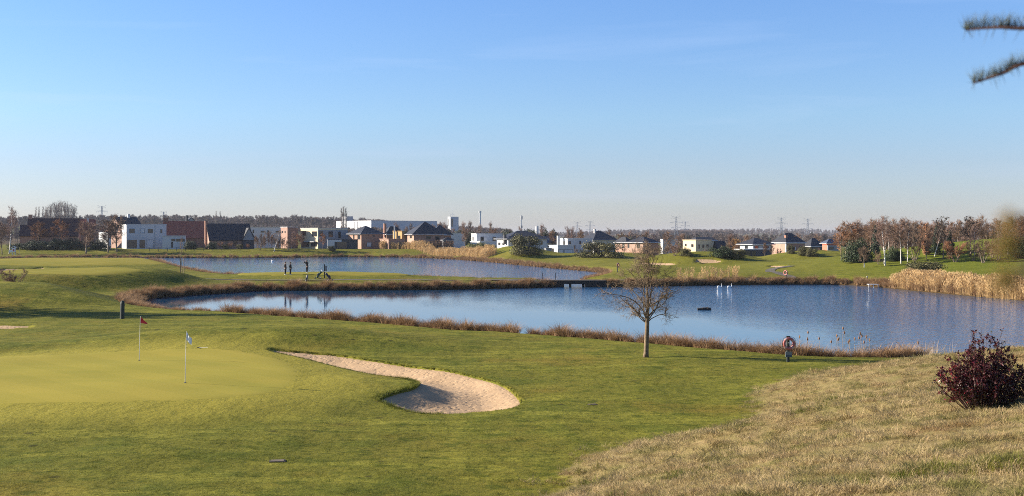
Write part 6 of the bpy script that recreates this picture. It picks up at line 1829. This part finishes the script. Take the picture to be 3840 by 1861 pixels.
# ------------------------------------------------------------------ twisted tree on the near bank
def twisted_tree():
    rng = random.Random(77)
    p = hit(2423, 1340, 40)
    o = thing('twisted_tree', 'leafless tree with twisted branches standing on the near bank lawn', 'tree', (p.x, p.y, p.z - 0.05))
    T, C = MB(), MB()
    H = 5.65
    trunk = [Vector((-0.02, 0, 0)), Vector((0.0, 0, 0.25)), Vector((0.02, 0.02, 0.9)), Vector((0.05, 0, 1.6)), Vector((0.06, 0.02, 2.2)), Vector((0.10, 0, 2.9)), Vector((0.06, 0.04, 3.5)), Vector((0.14, 0, 4.1)), Vector((0.09, 0, 4.7))]
    T.tube(trunk, [0.165, 0.13, 0.118, 0.112, 0.11, 0.06, 0.045, 0.034, 0.02], 12)
    twigs = []
    def tw(pts, r0, r1, n=5):
        k = len(pts); C.tube(pts, [r0 + (r1 - r0) * i / (k - 1) for i in range(k)], n, cap=False)
    def sub(pts, r, L, lev, cnt):
        for c in range(cnt):
            t = rng.uniform(0.2, 1.0); q, qd = along(pts, t)
            an = rng.uniform(0.35, 1.05)
            d = (qd * math.cos(an) + perp(qd, rng) * math.sin(an) + Vector((0, 0, 0.10))).normalized()
            l = L * rng.uniform(0.6, 1.15)
            n = 8 if lev < 2 else 5
            pp, dd = limb(q, d, l, n, 0.50, 0.02 + (0.04 if lev < 2 else -0.05), rng)
            rr = max(0.0045, r * 0.5)
            tw(pp, rr, max(0.003, rr * 0.45), 5 if lev == 1 else 3)
            if lev < 3: sub(pp, rr, l * 0.62, lev + 1, 4 if lev == 1 else 3)
            for z_ in range(2):
                u_, ud = along(pp, rng.uniform(0.2, 1.0)); e_ = (ud + perp(ud, rng) * rng.uniform(0.4, 1.0) + Vector((0, 0, 0.1))).normalized()
                m_ = u_ + e_ * rng.uniform(0.08, 0.18); e2 = (e_ + perp(e_, rng) * 0.6).normalized()
                twigs.append((u_, m_, 0.0055)); twigs.append((m_ - e_ * 0.01, m_ + e2 * rng.uniform(0.06, 0.16), 0.0045))
    mains = [((-0.75, 0.1, 0.70), 1.8, 1.85), ((0.75, 0.1, 0.62), 1.8, 1.9), ((-0.40, -0.3, 1.0), 2.5, 2.05), ((0.50, 0.2, 0.95), 2.6, 2.1), ((-0.12, 0.5, 1.0), 2.6, 2.3), ((0.2, -0.55, 0.9), 2.2, 2.0),
             ((-0.90, -0.1, 0.50), 1.15, 1.8), ((0.90, -0.2, 0.48), 1.2, 1.85), ((-0.35, 0.1, 1.0), 1.8, 3.0), ((0.5, -0.1, 1.0), 1.7, 3.0), ((0.1, 0.3, 1.0), 1.5, 3.6), ((-0.65, 0.3, 0.7), 1.7, 2.5), ((0.7, -0.3, 0.7), 1.7, 2.6),
             ((-0.35, -0.2, 1), 1.4, 3.7), ((0.4, 0.1, 1), 1.35, 3.8), ((-0.2, 0.2, 1), 1.2, 4.3), ((0.2, -0.1, 1), 1.1, 4.4), ((0, 0, 1), 0.95, 4.68), ((-0.7, 0.65, 0.4), 1.5, 2.0), ((0.7, 0.7, 0.4), 1.5, 2.1), ((-0.5, -0.7, 0.4), 1.4, 2.0), ((0.55, -0.75, 0.45), 1.4, 2.1)]
    for d, L, z in mains:
        i = min(range(len(trunk) - 1), key=lambda k: abs(trunk[k].z - z)); a = trunk[i]
        q = Vector((a.x, a.y, z))
        pp, dd = limb(q, Vector(d), L * 1.12, 10, 0.30, 0.045, rng)
        r = 0.034 if z < 2.8 else 0.021
        tw(pp, r, r * 0.3, 6)
        sub(pp, r * 0.8, L * 0.46, 1, 6)
    twig_arrays(C, twigs)
    T.build('trunk', M['bark_olive'], o, True)
    C.build('branches', M['bark_olive'], o, True)
twisted_tree()

# ------------------------------------------------------------------ dark red shrub on the dry slope
M['leaf_red'] = simple('photinia_leaf_dark_red', (0.060, 0.012, 0.014), 0.45, 0.6, 30, spec=0.3, trans=0.18)
M['leaf_red_bright'] = simple('photinia_leaf_bright_red', (0.20, 0.016, 0.024), 0.3, 0.3, 30, spec=0.5, trans=0.25)
M['leaf_bronze'] = simple('photinia_leaf_bronze_green', (0.055, 0.05, 0.018), 0.32, 0.4, 30, spec=0.5, trans=0.15)
M['stem_red'] = simple('shrub_stem_brown', (0.07, 0.035, 0.028), 0.8, 0.3, 20)
def leaf_mesh():
    v = [(0, 0, 0), (0.28, 0.20, 0.05), (0.62, 0.19, 0.04), (1.0, 0, -0.05), (0.62, -0.19, 0.04), (0.28, -0.20, 0.05), (0.3, 0, 0.0), (0.65, 0, -0.01)]
    f = [(0, 6, 1), (1, 6, 7, 2), (2, 7, 3), (0, 5, 6), (5, 4, 7, 6), (4, 3, 7)]
    return v, f
LV, LF = leaf_mesh()
def red_shrub():
    rng = random.Random(9)
    p = hit(3690, 1532, 8)
    k = p.y / FPX                                   # metres per photo pixel there
    Hs = 300 * k
    o = thing('red_leaved_shrub', 'dense dark red leaved shrub on the dry grass slope', 'shrub', (p.x, p.y, p.z - 0.03))
    S = MB(); leaves = []
    W = 190 * k
    for i in range(190):
        a = rng.uniform(0, 2 * PI); out = rng.uniform(0.05, 1.0) ** 0.7
        hh = Hs * (0.98 - 0.50 * out ** 2) * rng.uniform(0.55, 1.0)
        if i < 9: hh = Hs * rng.uniform(0.92, 1.06); out = rng.uniform(0.05, 0.5)
        end = Vector((math.cos(a) * W * out, math.sin(a) * W * 0.75 * out, hh))
        st = Vector((math.cos(a) * W * 0.35 * out, math.sin(a) * W * 0.25 * out, -0.02))
        midp = st.lerp(end, 0.5) + Vector((math.cos(a) * 0.07 * out, math.sin(a) * 0.07 * out, 0.05)) + Vector((rng.uniform(-.05, .05), rng.uniform(-.05, .05), 0))
        pts = [st, st.lerp(midp, 0.5) + Vector((rng.uniform(-.02, .02), rng.uniform(-.02, .02), 0)), midp, midp.lerp(end, 0.5) + Vector((rng.uniform(-.03, .03), rng.uniform(-.03, .03), 0.02)), end]
        S.tube(pts, [0.009, 0.008, 0.006, 0.004, 0.002], 5)
        for b in range(8):
            t = rng.uniform(0.25, 0.95); q, qd = along(pts, t)
            d = (qd * 0.6 + perp(qd, rng)).normalized(); e = q + d * rng.uniform(0.06, 0.16)
            S.tube([q, e], [0.003, 0.0015], 4)
            for z in range(7): leaves.append((q.lerp(e, rng.uniform(0.3, 1.0)), d))
        for z in range(16):
            t = 0.4 + 0.6 * rng.random(); q, qd = along(pts, t); leaves.append((q, qd))
    # one stray shoot arching out over the grass
    st = Vector((-W * 0.55, -0.1, 0.0)); pts = [st, st + Vector((-0.15, 0, 0.12)), st + Vector((-0.30, 0, 0.28)), st + Vector((-0.40, -0.02, 0.42))]
    S.tube(pts, [0.005, 0.004, 0.003, 0.002], 5)
    for z in range(14): q, qd = along(pts, 0.45 + 0.55 * rng.random()); leaves.append((q, qd))
    S.build('stem', M['stem_red'], o)
    base = bpy.data.meshes.new('leaf'); base.from_pydata(LV, [], LF); base.materials.append(M['leaf_red'])
    base2 = base.copy(); base2.materials[0] = M['leaf_red_bright']
    rng.shuffle(leaves)
    near = sorted(range(len(leaves)), key=lambda i: leaves[i][0].y + rng.uniform(0, 0.25))
    fol = MB(); n_single = 0
    for r_, i in enumerate(near):
        q, qd = leaves[i]
        L = rng.uniform(0.045, 0.082)
        d = (qd * 0.7 + perp(qd, rng) + Vector((0, 0, 0.15))).normalized()
        n = (Vector((0, 0, 1)) + Vector((rng.gauss(0, .7), rng.gauss(0, .7), rng.gauss(0, .4)))).normalized()
        y = n.cross(d); y = y.normalized() if y.length > 1e-4 else d.orthogonal().normalized(); z = d.cross(y)
        Mt = Matrix((d, y, z)).transposed()
        bright = rng.random() < (0.22 if (q.x < -W * 0.55) else 0.02)
        if r_ < 280:
            lf = obj_from('leaf', base2 if bright else base, o)
            lf.matrix_local = Matrix.Translation(q) @ Mt.to_4x4() @ Matrix.Scale(L, 4)
        else:
            fol.mi = 1 if bright else (2 if rng.random() < (0.30 if q.z < Hs * 0.35 else 0.08) else 0)
            fol.add([q + Mt @ (Vector(v) * L) for v in LV], LF)
    tag(fol.build('foliage', [M['leaf_red'], M['leaf_red_bright'], M['leaf_bronze']], o), kind='stuff')
red_shrub()

# ------------------------------------------------------------------ tall reeds with seed heads beside the life ring
M['plume'] = simple('reed_plume_brown', (0.20, 0.11, 0.06), 0.9, 0.35, 30)
rr_ = random.Random(15)
stalks = [(2993, 1262), (3025, 1246), (3076, 1268), (3132, 1258), (3145, 1268), (3157, 1230), (3164, 1246), (3141, 1272), (3186, 1277), (3191, 1282), (3226, 1250), (3230, 1258), (3222, 1266), (3245, 1262), (3262, 1275), (3234, 1282), (3449, 1284), (3037, 1270), (3120, 1280), (3205, 1270)]
for x, yt in stalks:
    d = 62.6 + rr_.uniform(-0.3, 0.8); g = ground((x - 1920) / FPX * d, d)
    zt = CAMZ - (yt - HOR) / FPX * d; h = max(0.8, zt - g.z)
    o = thing('reed_stalk', 'thin dry reed stalk with a brown seed head beside the life ring', 'reed', (g.x, g.y, g.z - 0.05), rr_.uniform(0, 6), 'reed stalks with seed heads')
    lx, ly = rr_.uniform(-0.12, 0.12), rr_.uniform(-0.12, 0.12)
    m = MB(); m.tube([(0, 0, 0), (lx * 0.3, ly * 0.3, h * 0.5), (lx, ly, h)], [0.010, 0.008, 0.005], 5); m.build('stem', M['reed'], o)
    m = MB(); m.lathe([(0.01, 0), (0.04, 0.05), (0.045, 0.10), (0.015, 0.18)], (lx, ly, h - 0.06), 7); m.build('seed_head', M['plume'], o)

# ------------------------------------------------------------------ conifer beside the camera: its branch ends reach into view
M['needle'] = simple('cedar_needle', (0.10, 0.12, 0.10), 0.6, 0.4, 40, trans=0.15)
M['needle_warm'] = simple('cedar_needle_old', (0.26, 0.13, 0.035), 0.7, 0.4, 25, trans=0.2)
M['needle_green'] = simple('cedar_needle_fresh', (0.115, 0.12, 0.03), 0.6, 0.4, 25, trans=0.2)
def near_conifer():
    rng = random.Random(21)
    root = Vector((2.3, 1.9, hz(2.3, 1.9) - 0.1))
    o = thing('cedar_tree', 'blue green cedar whose branch tips hang in front of the view', 'tree', root)
    T = MB(); T.tube([(0, 0, 0), (0.03, 0, 1.5), (0, 0.03, 3.0), (0.02, 0, 4.6)], [0.11, 0.09, 0.07, 0.03], 10); T.build('trunk', M['bark_dark'], o, True)
    def branch(pts, r0, mats, nl, clus, step, frac, up=True):
        P_ = spline3([Vector(q) - root for q in pts], 10)
        B = MB(); k = len(P_); B.tube(P_, [r0 * (1 - 0.75 * i / (k - 1)) for i in range(k)], 6); b = B.build('branch', M['stem_red'], o, True)
        N = MB(); L = sum((P_[i + 1] - P_[i]).length for i in range(k - 1))
        n = int(L * frac / step)
        for i in range(n):
            t = 1 - frac * (i + rng.uniform(-0.2, 0.2) * (i > 0)) / n; q, qd = along(P_, min(1, t))
            N.mi = 0 if rng.random() < 0.62 else 1
            for j in range(clus if i else int(clus * 1.5)):
                d = perp(qd, rng)
                if up and rng.random() < 0.85: d = Vector((0, 0, 1)) + Vector((rng.gauss(0, 0.33), rng.gauss(0, 0.4), 0)) - qd * rng.uniform(-0.1, 0.35)
                d = (d.normalized() + qd * rng.uniform(-0.1, 0.3)).normalized()
                e = q + d * nl * rng.uniform(0.6, 1.15)
                s = d.orthogonal().normalized() * nl * 0.03
                s2 = d.cross(s)
                N.add([q - s, q + s, q + s2, e], [(0, 1, 3), (1, 2, 3), (2, 0, 3)])
        N.build('needles', mats, b)
    def spline3(pts, st):
        out = []
        for i in range(len(pts) - 1):
            a, b, c, d = pts[max(i - 1, 0)], pts[i], pts[i + 1], pts[min(i + 2, len(pts) - 1)]
            for t in [z / st for z in range(st)]:
                out.append(0.5 * ((2 * b) + (c - a) * t + (2 * a - 5 * b + 4 * c - d) * t * t + (3 * b - a - 3 * c + d) * t ** 3))
        out.append(pts[-1]); return out
    cool = [M['needle'], M['needle']]
    branch([root + Vector((0, 0, 4.3)), at(4500, 70, 2.9), at(3900, 104, 3.1), at(3740, 103, 3.15), at(3622, 112, 3.2)], 0.010, cool, 0.050, 10, 0.045, 0.5)
    branch([root + Vector((0, 0, 4.0)), at(4500, 180, 2.9), at(3900, 228, 3.1), at(3760, 275, 3.15), at(3652, 312, 3.2)], 0.010, cool, 0.046, 10, 0.045, 0.5)
    warm = [M['needle_green'], M['needle_warm']]
    branch([root + Vector((0, 0, 2.8)), at(4700, 760, 0.95), at(3960, 855, 0.66), at(3850, 880, 0.62), at(3760, 935, 0.60)], 0.004, warm, 0.0095, 5, 0.0030, 0.15, False)
    branch([root + Vector((0, 0, 2.9)), at(4700, 700, 0.95), at(3960, 800, 0.66), at(3850, 818, 0.62), at(3770, 828, 0.60)], 0.003, warm, 0.0075, 4, 0.0034, 0.12, False)
    branch([root + Vector((0, 0, 2.5)), at(4700, 900, 0.95), at(3960, 985, 0.66), at(3850, 1020, 0.62), at(3750, 1055, 0.60)], 0.004, warm, 0.0085, 5, 0.0032, 0.14, False)
near_conifer()
# ------------------------------------------------------------------ haze over the far country
def haze():
    m = bpy.data.materials.new('haze_air'); m.use_nodes = True
    nt = m.node_tree; nt.nodes.clear()
    out = nt.nodes.new('ShaderNodeOutputMaterial'); v = nt.nodes.new('ShaderNodeVolumePrincipled')
    v.inputs['Color'].default_value = (0.50, 0.53, 0.61, 1)
    v.inputs['Density'].default_value = 0.00009
    v.inputs['Anisotropy'].default_value = 0.0
    nt.links.new(v.outputs['Volume'], out.inputs['Volume'])
    b = MB(); b.b2(-12500, 12500, -200, 9400, -3.0, 52); o = b.build('haze', m)
    tag(o, 'thin blue winter haze over the whole landscape', 'haze', kind='stuff')
haze()
